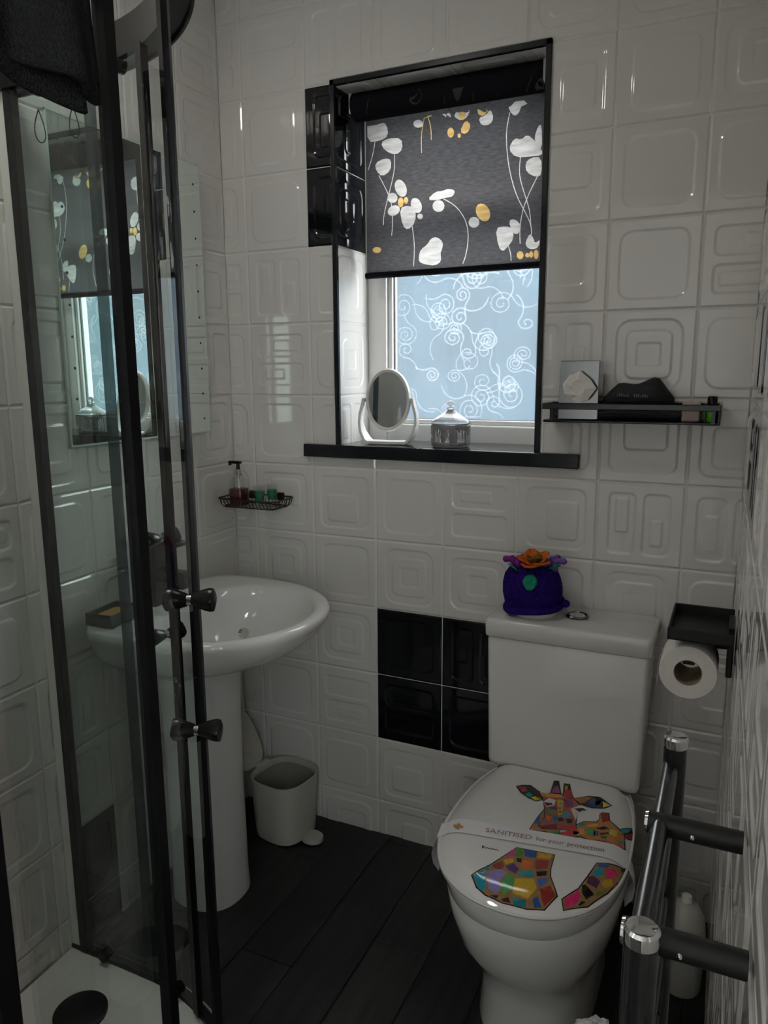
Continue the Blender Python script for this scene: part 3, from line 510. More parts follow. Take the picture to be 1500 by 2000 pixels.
def frame(o, u, v):
    o, u, v = Vector(o), Vector(u).normalized(), Vector(v).normalized(); n = u.cross(v)
    return Matrix(((u.x, v.x, n.x, o.x), (u.y, v.y, n.y, o.y), (u.z, v.z, n.z, o.z), (0, 0, 0, 1)))
def put_tile(F, uc, vc, clips, black, parent, var=None, rot=None):
    """one tile centred on (uc, vc) in frame F; clips: list of (u0,u1,v0,v1) pieces that stay, or None for a whole tile"""
    var = trng.randrange(len(VARIANTS)) if var is None else var
    rot = trng.randrange(4) if rot is None else rot
    Mx = F @ Matrix.Translation((uc, vc, 0)) @ Matrix.Rotation(rot * PI / 2, 4, 'Z')
    if clips is None: me = tile_mesh(var, black)
    else:
        Ri = Matrix.Rotation(-rot * PI / 2, 4, 'Z'); out = new()
        for (a0, a1, b0, b1) in clips:
            bm = TBM[var].copy()
            for co, no in (((a0 - uc, 0, 0), (-1, 0, 0)), ((a1 - uc, 0, 0), (1, 0, 0)), ((0, b0 - vc, 0), (0, -1, 0)), ((0, b1 - vc, 0), (0, 1, 0))):
                bmesh.ops.bisect_plane(bm, geom=bm.verts[:] + bm.edges[:] + bm.faces[:], plane_co=Ri @ Vector(co), plane_no=Ri @ Vector(no), clear_outer=True)
            tmp = bpy.data.meshes.new('tmp'); bm.to_mesh(tmp); bm.free(); out.from_mesh(tmp); bpy.data.meshes.remove(tmp)
        if not out.faces: out.free(); return None
        bmesh.ops.remove_doubles(out, verts=out.verts, dist=1e-5)
        me = bpy.data.meshes.new('tile'); out.to_mesh(me); out.free(); me.materials.append(M_TILEK if black else M_TILE)
    o = link(bpy.data.objects.new('tile', me)); o.parent = parent; o.matrix_world = Mx; o.matrix_basis = Mx
    return o
def tile_wall(F, u_lines, v_lines, u0, u1, v0, v1, parent, black=lambda u, v: False, holes=(), skip=lambda u, v: False):
    for ua in u_lines:
        for va in v_lines:
            a0, a1, b0, b1 = max(ua, u0), min(ua + .2, u1), max(va, v0), min(va + .2, v1)
            if a1 - a0 < .004 or b1 - b0 < .004 or skip((a0 + a1) / 2, (b0 + b1) / 2): continue
            clips = [(a0, a1, b0, b1)]
            for (h0, h1, g0, g1) in holes:
                nx = []
                for (p0, p1, q0, q1) in clips:
                    if p1 <= h0 or p0 >= h1 or q1 <= g0 or q0 >= g1: nx.append((p0, p1, q0, q1)); continue
                    if p0 < h0: nx.append((p0, h0, q0, q1))
                    if p1 > h1: nx.append((h1, p1, q0, q1))
                    m0, m1 = max(p0, h0), min(p1, h1)
                    if q0 < g0: nx.append((m0, m1, q0, g0))
                    if q1 > g1: nx.append((m0, m1, g1, q1))
                clips = [c for c in nx if c[1] - c[0] > .003 and c[3] - c[2] > .003]
            if not clips: trng.randrange(8); continue
            whole = clips == [(ua, ua + .2, va, va + .2)] or (len(clips) == 1 and all(abs(x - y) < 1e-6 for x, y in zip(clips[0], (ua, ua + .2, va, va + .2))))
            put_tile(F, ua + .1, va + .1, None if whole else clips, black(ua + .1, va + .1), parent)

ROWS = [-.091 + .2 * k for k in range(13)]
CEIL = 2.42
WX0, WX1, WZ0, WZ1 = -.113, .447, 1.170, 2.107          # window opening
REV = .19                                                # depth of the reveal
def struct(name, bm, m, **k): return tag(obj(name, bm, m, **k), kind='structure')
# walls ------------------------------------------------------------------
G = .0027
b = new()
box(b, -.80, WX0, G, .30, -.02, CEIL); box(b, WX1, 1.10, G, .30, -.02, CEIL)
box(b, WX0, WX1, G, .30, -.02, WZ0 - .03); box(b, WX0, WX1, G, .30, WZ1, CEIL)
wall_back = struct('wall_back', b, M_GROUT)
tag(wall_back, 'white relief tiled wall with the window above the toilet')
LW = lambda y: -.475 - .035 * y
RW = lambda y: .920 - .016 * y
b = new()
def slab(bm, pts, z0, z1):
    loft(bm, [[(p[0], p[1], z0) for p in pts], [(p[0], p[1], z1) for p in pts]])
slab(b, [(LW(.0) - .0027, .003), (LW(-1.53) - .0027, -1.53), (LW(-1.53) - .15, -1.53), (LW(0) - .15, .003)], -.02, CEIL)
wall_left = tag(struct('wall_left', b, M_GROUT), 'white tiled wall behind the washbasin and shower')
b = new()
def rslab(y0, y1, z0, z1): slab(b, [(RW(y0) + .0027, y0), (RW(y0) + .15, y0), (RW(y1) + .15, y1), (RW(y1) + .0027, y1)], z0, z1)
HW0, HW1, HWZ0, HWZ1 = -1.98, -2.95, .75, 2.15          # added hall window, unseen behind the camera, lets sky light in
rslab(.003, HW0, -.02, CEIL); rslab(HW0, HW1, -.02, HWZ0); rslab(HW0, HW1, HWZ1, CEIL); rslab(HW1, -3.2, -.02, CEIL)
wall_right = tag(struct('wall_right', b, M_GROUT), 'white tiled wall with the paper holder and towel radiator')
wall_front = struct('wall_front', bxo(-.62, .232, -1.51, -1.434, -.02, CEIL), M_PAINT)
door_head = struct('trim_2', bxo(.232, 1.06, -1.51, -1.418, 2.04, CEIL), M_PAINT)
wall_rear = struct('wall_rear', bxo(-1.2, 1.2, -3.30, -3.2, -.02, CEIL), M_PAINT)
wall_hall = struct('wall_hall', bxo(-1.2, -1.1, -3.2, -1.51, -.02, CEIL), M_PAINT)
ceiling = struct('ceiling', bxo(-1.2, 1.2, -3.3, .30, CEIL, CEIL + .06), M_CEIL)
FB = frame((0, 0, 0), (1, 0, 0), (0, 0, 1))
BL = lambda u, v: (0 <= u <= .4 and .309 <= v <= .709) or (-.2 <= u <= 0 and 1.709 <= v <= 2.109)
tile_wall(FB, [-.6 + .2 * k for k in range(8)], ROWS, LW(0) + .002, RW(0) - .002, 0, CEIL, wall_back, BL, holes=[(WX0 - .012, WX1 + .012, WZ0 - .025, WZ1 + .012)])
FL = frame((LW(0), 0, 0), (-.035, 1, 0), (0, 0, 1))
tile_wall(FL, [-.586 + .2 * k for k in range(-5, 4)], ROWS, -1.434, -.002, 0, CEIL, wall_left, skip=lambda u, v: -.786 < u < -.586 and v < .309)
for vc, v0 in ((.009, 0), (.209, .109)):      # black pair outside the shower, cut at the enclosure
    put_tile(FL, -.686, vc, [(-.728, -.586, v0, v0 + .2 if v0 else .109)], True, wall_left, 1, 0); put_tile(FL, -.686, vc, [(-.786, -.730, v0, v0 + .2 if v0 else .109)], False, wall_left, 1, 0)
FR = frame((RW(0), 0, 0), (.016, -1, 0), (0, 0, 1))
tile_wall(FR, [.2 * k for k in range(0, 9)], ROWS, .002, 1.66, 0, CEIL, wall_right, lambda u, v: .2 < u < .6 and 1.109 < v < 1.509)
# reveal tiles
FRL = frame((WX0 + .003, 0, 0), (0, 1, 0), (0, 0, 1))
tile_wall(FRL, [-.02], ROWS, .004, REV, WZ0, WZ1, wall_back, lambda u, v: 1.709 < v < 2.109)
FRR = frame((WX1 - .003, REV, 0), (0, -1, 0), (0, 0, 1))
tile_wall(FRR, [-.02], ROWS, 0, REV - .004, WZ0, WZ1, wall_back)
FRT = frame((0, 0, WZ1 - .003), (1, 0, 0), (0, -1, 0))
tile_wall(FRT, [-.2, 0, .2, .4], [-.19], WX0 + .003, WX1 - .003, -REV, -.004, wall_back)
# floor: vinyl planks -----------------------------------------------------
floor = struct('floor', bxo(-1.2, 1.2, -3.3, .1, -.06, -.003), M_JOINT)
PL = [mat('charcoal_plank_%s' % n, c, .36, noise=(3.0, .95), bump=(70, .2, .001), stretch=(16, 1.3, 1)) for n, c in (('one', (.017, .019, .020)), ('two', (.022, .024, .024)), ('three', (.014, .015, .017)))]
for i in range(12):
    x0 = -.66 + .14 * i; y = .02 - (i * .37) % .9; edges = [.02]
    while y > -2.3:
        if edges[-1] - y > .05: edges.append(y)
        y -= .9
    edges.append(-2.4)
    for k in range(len(edges) - 1):
        o = obj('plank', bxo(x0 + .0008, x0 + .1392, edges[k + 1] + .0008, edges[k] - .0008, -.003, 0.0, .0012, 1), PL[(i * 2 + k) % 3], floor)
# added ceiling lamps, out of view, that light bathroom and hallway -----------------------------------------------------------
def added_ceiling_lamp(loc, r, watt, label, col):
    t = thing('added_ceiling_light', (loc[0], loc[1], CEIL), label, 'light')
    b = new(); lathe(b, (loc[0], loc[1], CEIL), [(r * 1.12, 0), (r * 1.12, -.03), (r * 1.02, -.035), (r * 1.02, -.004)], 40, cap0=False, cap1=False); obj('rim', b, M_CHROME, t, smooth=True, angle=40)
    b = new(); lathe(b, (loc[0], loc[1], CEIL), [(r, -.002), (r, -.034), (r * .7, -.046), (r * .3, -.051), (.002, -.052)], 40, cap0=False)
    obj('diffuser', b, mat('added_lamp_diffuser', (.8, .8, .78), .5, emit=(col, watt / (PI * r * r * PI))), t, smooth=True)
    return t
added_ceiling_lamp((-.10, -1.02), .13, ROOM_FILL_W, 'added round flush ceiling light, unseen, over the bathroom floor', (1.0, .95, .88))
added_ceiling_lamp((-.55, -2.35), .13, HALL_FILL_W, 'added round flush ceiling light, unseen, out in the hallway', (1.0, .93, .86))

hw = tag(link(bpy.data.objects.new('added_hall_window', None)), 'added plain white hallway window, unseen, bringing daylight through the doorway', kind='structure'); ROOT[hw.name] = Vector((0, 0, 0))  # unseen window, added so daylight reaches the basin side
b = new(); xa = RW(-2.4) + .06
for (y0, y1, z0, z1) in ((HW1, HW1 + .05, HWZ0, HWZ1), (HW0 - .05, HW0, HWZ0, HWZ1), (HW1, HW0, HWZ0, HWZ0 + .05), (HW1, HW0, HWZ1 - .05, HWZ1)): box(b, xa, xa + .05, y0, y1, z0, z1, .004)
obj('window_frame', b, M_UPVC, hw); obj('pane', bxo(xa + .02, xa + .024, HW1 + .05, HW0 - .05, HWZ0 + .05, HWZ1 - .05), M_CLEAR, hw)
# dark blue wall added outside so the pane stays dim under the bright sky
M_OUT = mat('backdrop_blue', (.024, .047, .066), .9, noise=(1.6, .55))
one('pane_backdrop', bxo(-4.5, 3.5, 3.0, 3.2, -.6, 2.25), M_OUT, 'added dark blue backdrop wall outside that dims the obscure glass', 'wall')
# ---------------------------------------------------------------- window
win = tag(link(bpy.data.objects.new('window_1', None)), 'white framed window with swirl patterned obscure glass', kind='structure')
ROOT[win.name] = Vector((0, 0, 0))
FY0, FY1 = REV, REV + .06
GX0, GX1, GZ0, GZ1, TZ0, TZ1 = -.041, .393, 1.234, 2.04, 1.775, 1.835
b = new()
box(b, WX0, GX0 - .012, FY0, FY1, WZ0 - .03, WZ1, .004); box(b, GX1 + .012, WX1, FY0, FY1, WZ0 - .03, WZ1, .004)
box(b, GX0 - .012, GX1 + .012, FY0, FY1, WZ0 - .03, GZ0 - .012, .004); box(b, GX0 - .012, GX1 + .012, FY0, FY1, GZ1 + .012, WZ1, .004)
obj('window_frame', b, M_UPVC, win)
b = new()
for (x0, x1, z0, z1) in ((GX0 - .012, GX0 + .002, GZ0 - .012, GZ1 + .012), (GX1 - .002, GX1 + .012, GZ0 - .012, GZ1 + .012), (GX0, GX1, GZ0 - .012, GZ0 + .002), (GX0, GX1, GZ1 - .002, GZ1 + .012), (GX0, GX1, TZ0, TZ1)):
    box(b, x0, x1, FY0 + .012, FY1 - .01, z0, z1, .003)
obj('sash_bead', b, M_UPVC, win)
b = new()
for (x0, x1, z0, z1) in ((GX0 + .001, GX0 + .005, GZ0, TZ0), (GX1 - .005, GX1 - .001, GZ0, TZ0), (GX0, GX1, GZ0 + .001, GZ0 + .004)):
    box(b, x0, x1, FY0 + .022, FY0 + .030, z0, z1)
obj('gasket', b, mat('grey_gasket', (.12, .12, .12), .6), win)
M_PANE = clear('obscure_pane', (.96, .975, .985), diff=.06, dcol=(.86, .92, .95), rough=.05)
M_SWIRL = clear('pane_relief', (.97, .98, 1.0), diff=.13, dcol=(.97, .98, 1.0), rough=.08, dmix=.2)
GY = FY0 + .028
for z0, z1 in ((GZ0, TZ0), (TZ1, GZ1)):
    o = obj('pane', bxo(GX0, GX1, GY, GY + .004, z0, z1), M_PANE, win)
    b = new(); rg = random.Random(int(z0 * 100))
    nsp = 46 if z0 < 1.5 else 18
    for k in range(nsp):
        cx = rg.uniform(GX0 + .03, GX1 - .03); cz = rg.uniform(z0 + .03, z1 - .03); turns = rg.uniform(1.3, 2.9); rm = rg.uniform(.022, .044); a0 = rg.uniform(0, 6.3); sg = rg.choice((-1, 1)); sq = rg.uniform(.75, 1.1)
        pts = []
        n = int(16 * turns)
        for i in range(n + 1):
            f = i / n; a = a0 + sg * 2 * PI * turns * f; r = .004 + (rm - .004) * f
            pts.append((cx + r * math.cos(a), cz + sq * r * math.sin(a)))
        for i in range(rg.randrange(4, 9)):      # loose tail
            dx, dz = pts[-1][0] - pts[-2][0], pts[-1][1] - pts[-2][1]; l = math.hypot(dx, dz) or 1; t = -sg * .22
            dx, dz = (dx * math.cos(t) - dz * math.sin(t)) / l, (dx * math.sin(t) + dz * math.cos(t)) / l
            pts.append((pts[-1][0] + dx * .010, pts[-1][1] + dz * .010))
        pts = [p for p in pts if GX0 + .003 < p[0] < GX1 - .003 and z0 + .003 < p[1] < z1 - .003]
        if len(pts) > 3:
            wd = rg.uniform(.0014, .0026)
            L = []
            for i, p in enumerate(pts):
                q0, q1 = pts[max(i - 1, 0)], pts[min(i + 1, len(pts) - 1)]; dx, dz = q1[0] - q0[0], q1[1] - q0[1]; l = math.hypot(dx, dz) or 1; nx, nz_ = -dz / l * wd, dx / l * wd
                L.append([b.verts.new((p[0] - nx, GY - .0002, p[1] - nz_)), b.verts.new((p[0], GY - .0016, p[1])), b.verts.new((p[0] + nx, GY - .0002, p[1] + nz_))])
            for a, c in zip(L, L[1:]):
                for i in (0, 1): b.faces.new((a[i], c[i], c[i + 1], a[i + 1]))
    s = obj('swirl_relief', b, M_SWIRL, o, smooth=True); s['kind'] = 'stuff'
hb = new(); box(hb, .235, .265, FY0 - .012, FY0 + .012, TZ0 + .018, TZ1 - .01, .004); box(hb, .200, .310, FY0 - .035, FY0 - .018, TZ0 + .030, TZ0 + .046, .005); cyl(hb, (.25, FY0 + .01, TZ0 + .038), (.25, FY0 - .03, TZ0 + .038), .009)
obj('handle', hb, M_UPVC, win)
# black edge trim and sill
b = new(); T = .0085
for (x0, x1, z0, z1) in ((WX0 - T, WX0 + T * .6, WZ0, WZ1 + T), (WX1 - T * .6, WX1 + T, WZ0, WZ1 + T), (WX0 - T, WX1 + T, WZ1 - T * .6, WZ1 + T)):
    box(b, x0, x1, -.006, .006, z0, z1, .0015, 1)
tag(struct('trim_1', b, M_BLACKG), 'black edge trim framing the window opening')
b = new(); box(b, -.219, .557, -.020, .0, 1.138, 1.174, .003); box(b, WX0, WX1, -.001, REV + .002, 1.142, 1.174)
tag(struct('window_sill', b, M_BLACKG), 'gloss black window sill board')

# ---------------------------------------------------------------- roller blind
BX0, BX1, BY, BZ0 = -.079, .412, .120, 1.640
bl = thing('roller_blind', (.167, .085, BZ0), 'charcoal roller blind printed with silver and gold seed heads', 'blind')
NY, NZ = 26, 30
b = new(); cyl(b, (-.092, .085, 2.070), (.420, .085, 2.070), .0352, n=40); obj('roll', b, M_FABR, bl, smooth=True, angle=50)
b = new(); cyl(b, (BX0 - .003, BY, BZ0), (BX1 + .002, BY, BZ0), .0085, n=16); obj('bottom_bar', b, M_FABR, bl, smooth=True, angle=50)
for x in (-.100, .420): obj('bracket', bxo(x, x + .008, .060, .110, 2.050, 2.100, .002), M_WHITEP, bl)
def by(z):
    if z < 2.035: return BY - .0007
    dz = max(-.0352, min(.0352, z - 2.070)); return .085 - math.sqrt(max(.0357 ** 2 - dz * dz, 0))
def stem_quads(pts):
    pp = [(x / 1e4, z / 1e4) for x, z in pts]; A_, B_ = [], []
    for i, p in enumerate(pp):
        q0, q1 = pp[max(i - 1, 0)], pp[min(i + 1, len(pp) - 1)]; dx, dz = q1[0] - q0[0], q1[1] - q0[1]; l = math.hypot(dx, dz) or 1; nx, nz_ = -dz / l * .0011, dx / l * .0011
        A_.append((p[0] - nx, p[1] - nz_)); B_.append((p[0] + nx, p[1] + nz_))
    return A_ + B_[::-1]
shapes = [(c, [(x / 1e4, z / 1e4) for x, z in pts]) for c, pts in FLOWERS] + [(c, stem_quads(pts)) for c, pts in STEMS]
flat = [(c, [(x, min(z, 2.0345)) for x, z in p]) for c, p in shapes if min(z for _, z in p) < 2.022]
rolled = [(c, p) for c, p in shapes if min(z for _, z in p) >= 2.022]
# woven sheet: the print is dyed into the same single layer of cloth
pts = [Vector(p) for p in ((BX0, BZ0), (BX1, BZ0), (BX1, 2.06), (BX0, 2.06))]; edges = [(0, 1), (1, 2), (2, 3), (3, 0)]
for c, p in flat:
    k = len(pts); p = [(min(max(x, BX0 + .0005), BX1 - .0005), min(max(z, BZ0 + .009), 2.059)) for x, z in p]
    pts += [Vector(q) for q in p]; edges += [(k + i, k + (i + 1) % len(p)) for i in range(len(p))]
vo, eo, fo, *_ = delaunay_2d_cdt(pts, edges, [], 0, 1e-6)
b = new(); vv = [b.verts.new((v.x, BY, v.y)) for v in vo]
for f in fo:
    c = sum((vo[i] for i in f), Vector((0, 0))) / 3
    fc = b.faces.new([vv[i] for i in f])
    hit = [k for k, p in flat if inside((c.x, c.y), p)]
    fc.material_index = 2 if 'g' in hit else (1 if hit else 0)
obj('fabric', b, [M_FAB, M_PRW, M_PRG], bl)
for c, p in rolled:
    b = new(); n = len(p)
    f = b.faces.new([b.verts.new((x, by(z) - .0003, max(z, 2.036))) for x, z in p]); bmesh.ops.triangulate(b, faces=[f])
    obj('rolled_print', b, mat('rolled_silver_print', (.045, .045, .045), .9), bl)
# ---------------------------------------------------------------- toilet
LC = Vector((.572, -.415))
def lid_r(th):
    c, s = math.cos(th), math.sin(th)
    if s <= 0: return 1 / ((abs(c) / .194) ** 2.25 + (abs(s) / .254) ** 2.25) ** (1 / 2.25)
    return min(1 / ((abs(c) / .194) ** 2.25 + (abs(s) / .36) ** 2.25) ** (1 / 2.25), .233 / max(s, 1e-6))
def lidz(dx, dy):
    th = math.atan2(dy, dx); s = math.hypot(dx, dy) / lid_r(th)
    if dy > 0: s = abs(dx) / (.194 * (1 - min(dy / .36, .99) ** 2.25) ** (1 / 2.25))
    t = max(0, min(1, (s - .72) / .28)); return .42 - .022 * t ** 2.4
def lloop(s, z=None, n=96, cx=0, cy_=0):
    L = []
    for i in range(n):
        th = 2 * PI * i / n; r = lid_r(th) * s; x, y = r * math.cos(th), r * math.sin(th)
        L.append(Vector((LC.x + x + cx, LC.y + y + cy_, lidz(x, y) if z is None else z)))
    return L
wc = thing('toilet', (.575, -.30, 0), 'white close coupled toilet with closed printed lid', 'toilet')
# pan
def ploop(z, hw, yf, yb, cx=.585, e=2.3, n=64):
    return sloop(cx, (yf + yb) / 2, z, hw, (yb - yf) / 2, e, n)
b = new()
loft(b, [ploop(0, .122, -.560, -.06, e=3), ploop(.012, .124, -.562, -.06, e=3), ploop(.10, .118, -.555, -.06, e=3), ploop(.150, .122, -.565, -.06, e=2.8), ploop(.185, .145, -.598, -.05, .582, 2.5),
         ploop(.23, .168, -.626, -.04, .577, 2.4), ploop(.29, .182, -.646, -.03, .574, 2.35), ploop(.335, .187, -.653, -.03, .573, 2.35), ploop(.341, .184, -.650, -.03, .573, 2.35), ploop(.347, .188, -.656, -.03, .573, 2.35), ploop(.384, .190, -.661, -.02, .572, 2.35), ploop(.392, .187, -.657, -.025, .572, 2.35)])
obj('pan', b, M_CERAM, wc, smooth=True, angle=50)
b = new(); loft(b, [lloop(.985, .3935), lloop(1.0, .395), lloop(1.0, .4005), lloop(.985, .402)]); obj('seat', b, M_WHITEP, wc, smooth=True, angle=40)
b = new(); loft(b, [lloop(.99, .4022), lloop(1.004, .4032)] + [lloop(s) for s in (1.0, .985, .965, .94, .91, .88, .84, .80, .76, .72, .5, .25, .02)])
lid = obj('lid', b, mat('lid_gloss_white', (.74, .73, .715), .05, noise=(3, .02), ior=1.55), wc, smooth=True)
for x in (-.085, .085):
    b = new(); cyl(b, (LC.x + x - .02, -.177, .402), (LC.x + x + .02, -.177, .402), .008, n=14); obj('hinge', b, M_WHITEP, wc, smooth=True, angle=40)
# printed giraffes on the lid, each colour its own ink
inks = {}
for col_, lay, pts in ART: inks.setdefault(col_, []).append((lay, pts))
b = new(); inkm = []
for ci, (col_, polys) in enumerate(inks.items()):
    inkm.append(mat('ink_%d_%d_%d' % col_, srgb(col_)[:3], .10, noise=(120, .25), ior=1.5))
    for lay, pts in polys:
        P2 = [Vector((x / 1000, y / 1000)) for x, y in pts]
        # subdivide the outline so that the print follows the curved edge
        Q = []
        for i in range(len(P2)):
            a, c = P2[i], P2[(i + 1) % len(P2)]; k = max(1, int((c - a).length / .007))
            Q += [a.lerp(c, j / k) for j in range(k)]
        n0 = len(Q)
        lo = (min(q.x for q in Q), min(q.y for q in Q)); hi = (max(q.x for q in Q), max(q.y for q in Q)); poly = [(q.x, q.y) for q in Q]
        inner = []; st = .007
        gx = lo[0] + st / 2
        while gx < hi[0]:
            gy = lo[1] + st / 2
            while gy < hi[1]:
                if inside((gx, gy), poly): inner.append(Vector((gx, gy)))
                gy += st
            gx += st
        vo, eo, fo, *_ = delaunay_2d_cdt(Q + inner, [(i, (i + 1) % n0) for i in range(n0)], [], 0, 1e-6)
        vv = [b.verts.new((LC.x + v.x, LC.y + v.y, lidz(v.x, v.y) + .0004 + .00022 * lay)) for v in vo]
        for f in fo:
            c = sum((vo[i] for i in f), Vector((0, 0))) / len(f)
            if inside((c.x, c.y), poly): b.faces.new([vv[i] for i in f]).material_index = ci
for f in b.faces:
    f.normal_update()
    if f.normal.z < 0: f.normal_flip()
gp = obj('giraffe_print', b, inkm, lid, smooth=True, recalc=False); gp['kind'] = 'stuff'; gp['label'] = 'two giraffes printed in bright mosaic patches'
# cistern
def cis(z, x0, x1, y0, y1, r=.012, n=6):
    L = []
    for (sx, sy, a0) in ((1, 1, 0), (-1, 1, 90), (-1, -1, 180), (1, -1, 270)):
        for k in range(n + 1):
            a = math.radians(a0 + 90 * k / n); cx = (x1 - r) if sx > 0 else (x0 + r); cyy = (y1 - r) if sy > 0 else (y0 + r)
            L.append(Vector((cx + r * math.cos(a), cyy + r * math.sin(a), z)))
    return L
b = new(); loft(b, [cis(.402, .400, .742, -.165, -.008), cis(.410, .392, .750, -.174, -.006), cis(.42, .390, .752, -.176, -.006), cis(.735, .384, .758, -.180, -.006), cis(.740, .386, .756, -.178, -.006)])
obj('cistern', b, M_CERAM, wc, smooth=True, angle=40)
b = new(); loft(b, [cis(.7425, .382, .760, -.182, -.004), cis(.746, .379, .764, -.186, -.003), cis(.776, .378, .765, -.187, -.003), cis(.785, .380, .763, -.185, -.004), cis(.788, .384, .759, -.181, -.007)])
cl = obj('cistern_lid', b, M_CERAM, wc, smooth=True, angle=50)
BT = (.580, -.085, .788)
b = new(); lathe(b, BT, [(.027, -.001), (.028, .004), (.023, .006), (.0215, .003)], 36, cap0=False, cap1=False); fb = obj('flush_button', b, mat('dark_chrome', (.22, .22, .22), .12, 1.0), cl, smooth=True, angle=30)
b = new(); lathe(b, BT, [(.0195, .0), (.0195, .0035), (.018, .005)], 36); box(b, BT[0] - .0008, BT[0] + .0008, BT[1] - .019, BT[1] + .019, BT[2] + .005, BT[2] + .0056); obj('push_plate', b, M_CHROME, cl, smooth=True, angle=30)

# paper band round the lid
A0 = Vector((-.193, -.068)); A1 = Vector((.1915, -.013)); dr = (A1 - A0).normalized(); nr = Vector((-dr.y, dr.x)); HWB = .0245
b = new(); rows = []
npt = 40
for i in range(npt + 1):
    p = A0.lerp(A1, i / npt); rows.append([(q.x + LC.x, q.y + LC.y, max(lidz(q.x, q.y), .400) + .0024) for q in (p - nr * HWB, p, p + nr * HWB)])
lf = [[(r[0] + LC.x - dr.x * dx, r[1] + LC.y - dr.y * dx, z) for r in ((A0 - nr * HWB), A0, (A0 + nr * HWB))] for dx, z in ((.006, .385), (.012, .360), (.008, .338), (-.004, .322))]
rt = [[(r[0] + LC.x + dr.x * dx, r[1] + LC.y + dr.y * dx, z) for r in ((A1 - nr * HWB), A1, (A1 + nr * HWB))] for dx, z in ((.008, .386), (.014, .362), (.010, .338), (-.004, .320))]
rows = list(reversed(lf)) + rows + rt
vv = [[b.verts.new(p) for p in r] for r in rows]
for a, c in zip(vv, vv[1:]):
    for i in (0, 1): b.faces.new((a[i], c[i], c[i + 1], a[i + 1]))
bmesh.ops.recalc_face_normals(b, faces=b.faces)
bmesh.ops.solidify(b, geom=b.faces[:], thickness=.0003)
band = thing('paper_band', (LC.x, LC.y - .03, .42), 'white paper sanitised band wrapped across the toilet lid', 'paper band')
obj('band', b, M_STRIP, band, smooth=True, angle=50)
def text_mesh(txt, size, name):
    cu = bpy.data.curves.new(name, 'FONT'); cu.body = txt; cu.size = size; cu.fill_mode = 'FRONT'; cu.resolution_u = 3
    o = link(bpy.data.objects.new(name, cu)); dg = bpy.context.evaluated_depsgraph_get(); me = bpy.data.meshes.new_from_object(o.evaluated_get(dg))
    bm = new(); bm.from_mesh(me); bpy.data.objects.remove(o); bpy.data.curves.remove(cu); bpy.data.meshes.remove(me)
    xs = [v.co.x for v in bm.verts]; return bm, min(xs), max(xs)
T0 = Vector((-.0925, -.0595)); T1 = Vector((.144, -.0230))
for txt, s0, s1 in (('SANITISED', 0, .40), ('for your protection', .435, 1.0)):
    tb, xa, xb = text_mesh(txt, .02, 'lettering')
    L = (T1 - T0).length; sx = L * (s1 - s0) / (xb - xa); bmesh.ops.subdivide_edges(tb, edges=[e for e in tb.edges if e.calc_length() > .02], cuts=1)
    for v in tb.verts:
        u = s0 * L + (v.co.x - xa) * sx; p = T0 + dr * u + nr * (v.co.y * 1.05 - .004)
        v.co = Vector((p.x + LC.x, p.y + LC.y, max(lidz(p.x, p.y), .4) + .0032))
    obj('lettering', tb, M_INKBR, band, recalc=False)
b = new(); pc = Vector((-.1505, -.0675))
for (a, c) in ((.0105, .0038), (.0038, .0105)):
    vv = [b.verts.new((pc.x + LC.x + dr.x * s * a + nr.x * t * c, pc.y + LC.y + dr.y * s * a + nr.y * t * c, max(lidz(pc.x, pc.y), .4) + .0036 + .0002 * (a > c))) for s, t in ((-1, -1), (1, -1), (1, 1), (-1, 1))]
    b.faces.new(vv)
obj('plus_emblem', b, M_GOLD, band)

# ---------------------------------------------------------------- spare roll under a knitted hat
HC = Vector((.478, -.095, .788))
b = new(); lathe(b, HC, [(.022, 0), (.052, 0), (.054, .003), (.054, .098), (.052, .10), (.022, .10), (.022, 0)], 40, cap0=False, cap1=False)
one('toilet_roll', b, M_PAPER, 'spare white toilet roll under the purple knitted cover', 'toilet roll', smooth=True, angle=40)
HC = HC + Vector((0, 0, .006))
hat = thing('knitted_cover', HC, 'purple knitted toilet roll cover topped with felt flowers on the cistern', 'cover')
tiltM = Matrix.Translation(HC) @ Matrix.Rotation(math.radians(7), 4, Vector((.3, -1, 0))) @ Matrix.Translation(-HC)
b = new(); lathe(b, HC, [(.064, .012), (.070, .03), (.0725, .055), (.070, .078), (.063, .100), (.050, .115), (.027, .123), (.002, .125)], 48, cap0=False, mod=lambda t, h: 1 + .006 * math.sin(t * 48)); bmesh.ops.transform(b, matrix=tiltM, verts=b.verts)
obj('cover', b, M_KNIT, hat, smooth=True)
b = new(); tube(b, [HC + Vector((.068 * math.cos(a), .068 * math.sin(a), .016 + .002 * math.sin(3 * a))) for a in [2 * PI * i / 40 for i in range(40)]], .0085, 10, closed=True); bmesh.ops.transform(b, matrix=tiltM, verts=b.verts); obj('rolled_brim', b, M_KNIT, hat, smooth=True)
b = new(); sphere(b, HC + Vector((.078, -.012, .030)), .0095, 14); obj('bobble', b, M_KNIT, hat, smooth=True)
FC = HC + Vector((.004, -.036, .124))
def petal(bm, c, d, ln, wd, lift, cup=.35):
    d = Vector(d).normalized(); s = d.cross(Vector((0, 0, 1))).normalized(); n = s.cross(d)
    L = []
    for i in range(6):
        f = i / 5; ww = wd * math.sin(PI * (.12 + .80 * f)) ; rowp = []
        for k in (-1, -.5, 0, .5, 1):
            rowp.append(Vector(c) + d * (ln * f) + s * (ww * k) + n * (lift * f * f + cup * ww * k * k))
        L.append([bm.verts.new(p) for p in rowp])
    for a, e in zip(L, L[1:]):
        for i in range(4): bm.faces.new((a[i], e[i], e[i + 1], a[i + 1]))
    return bm
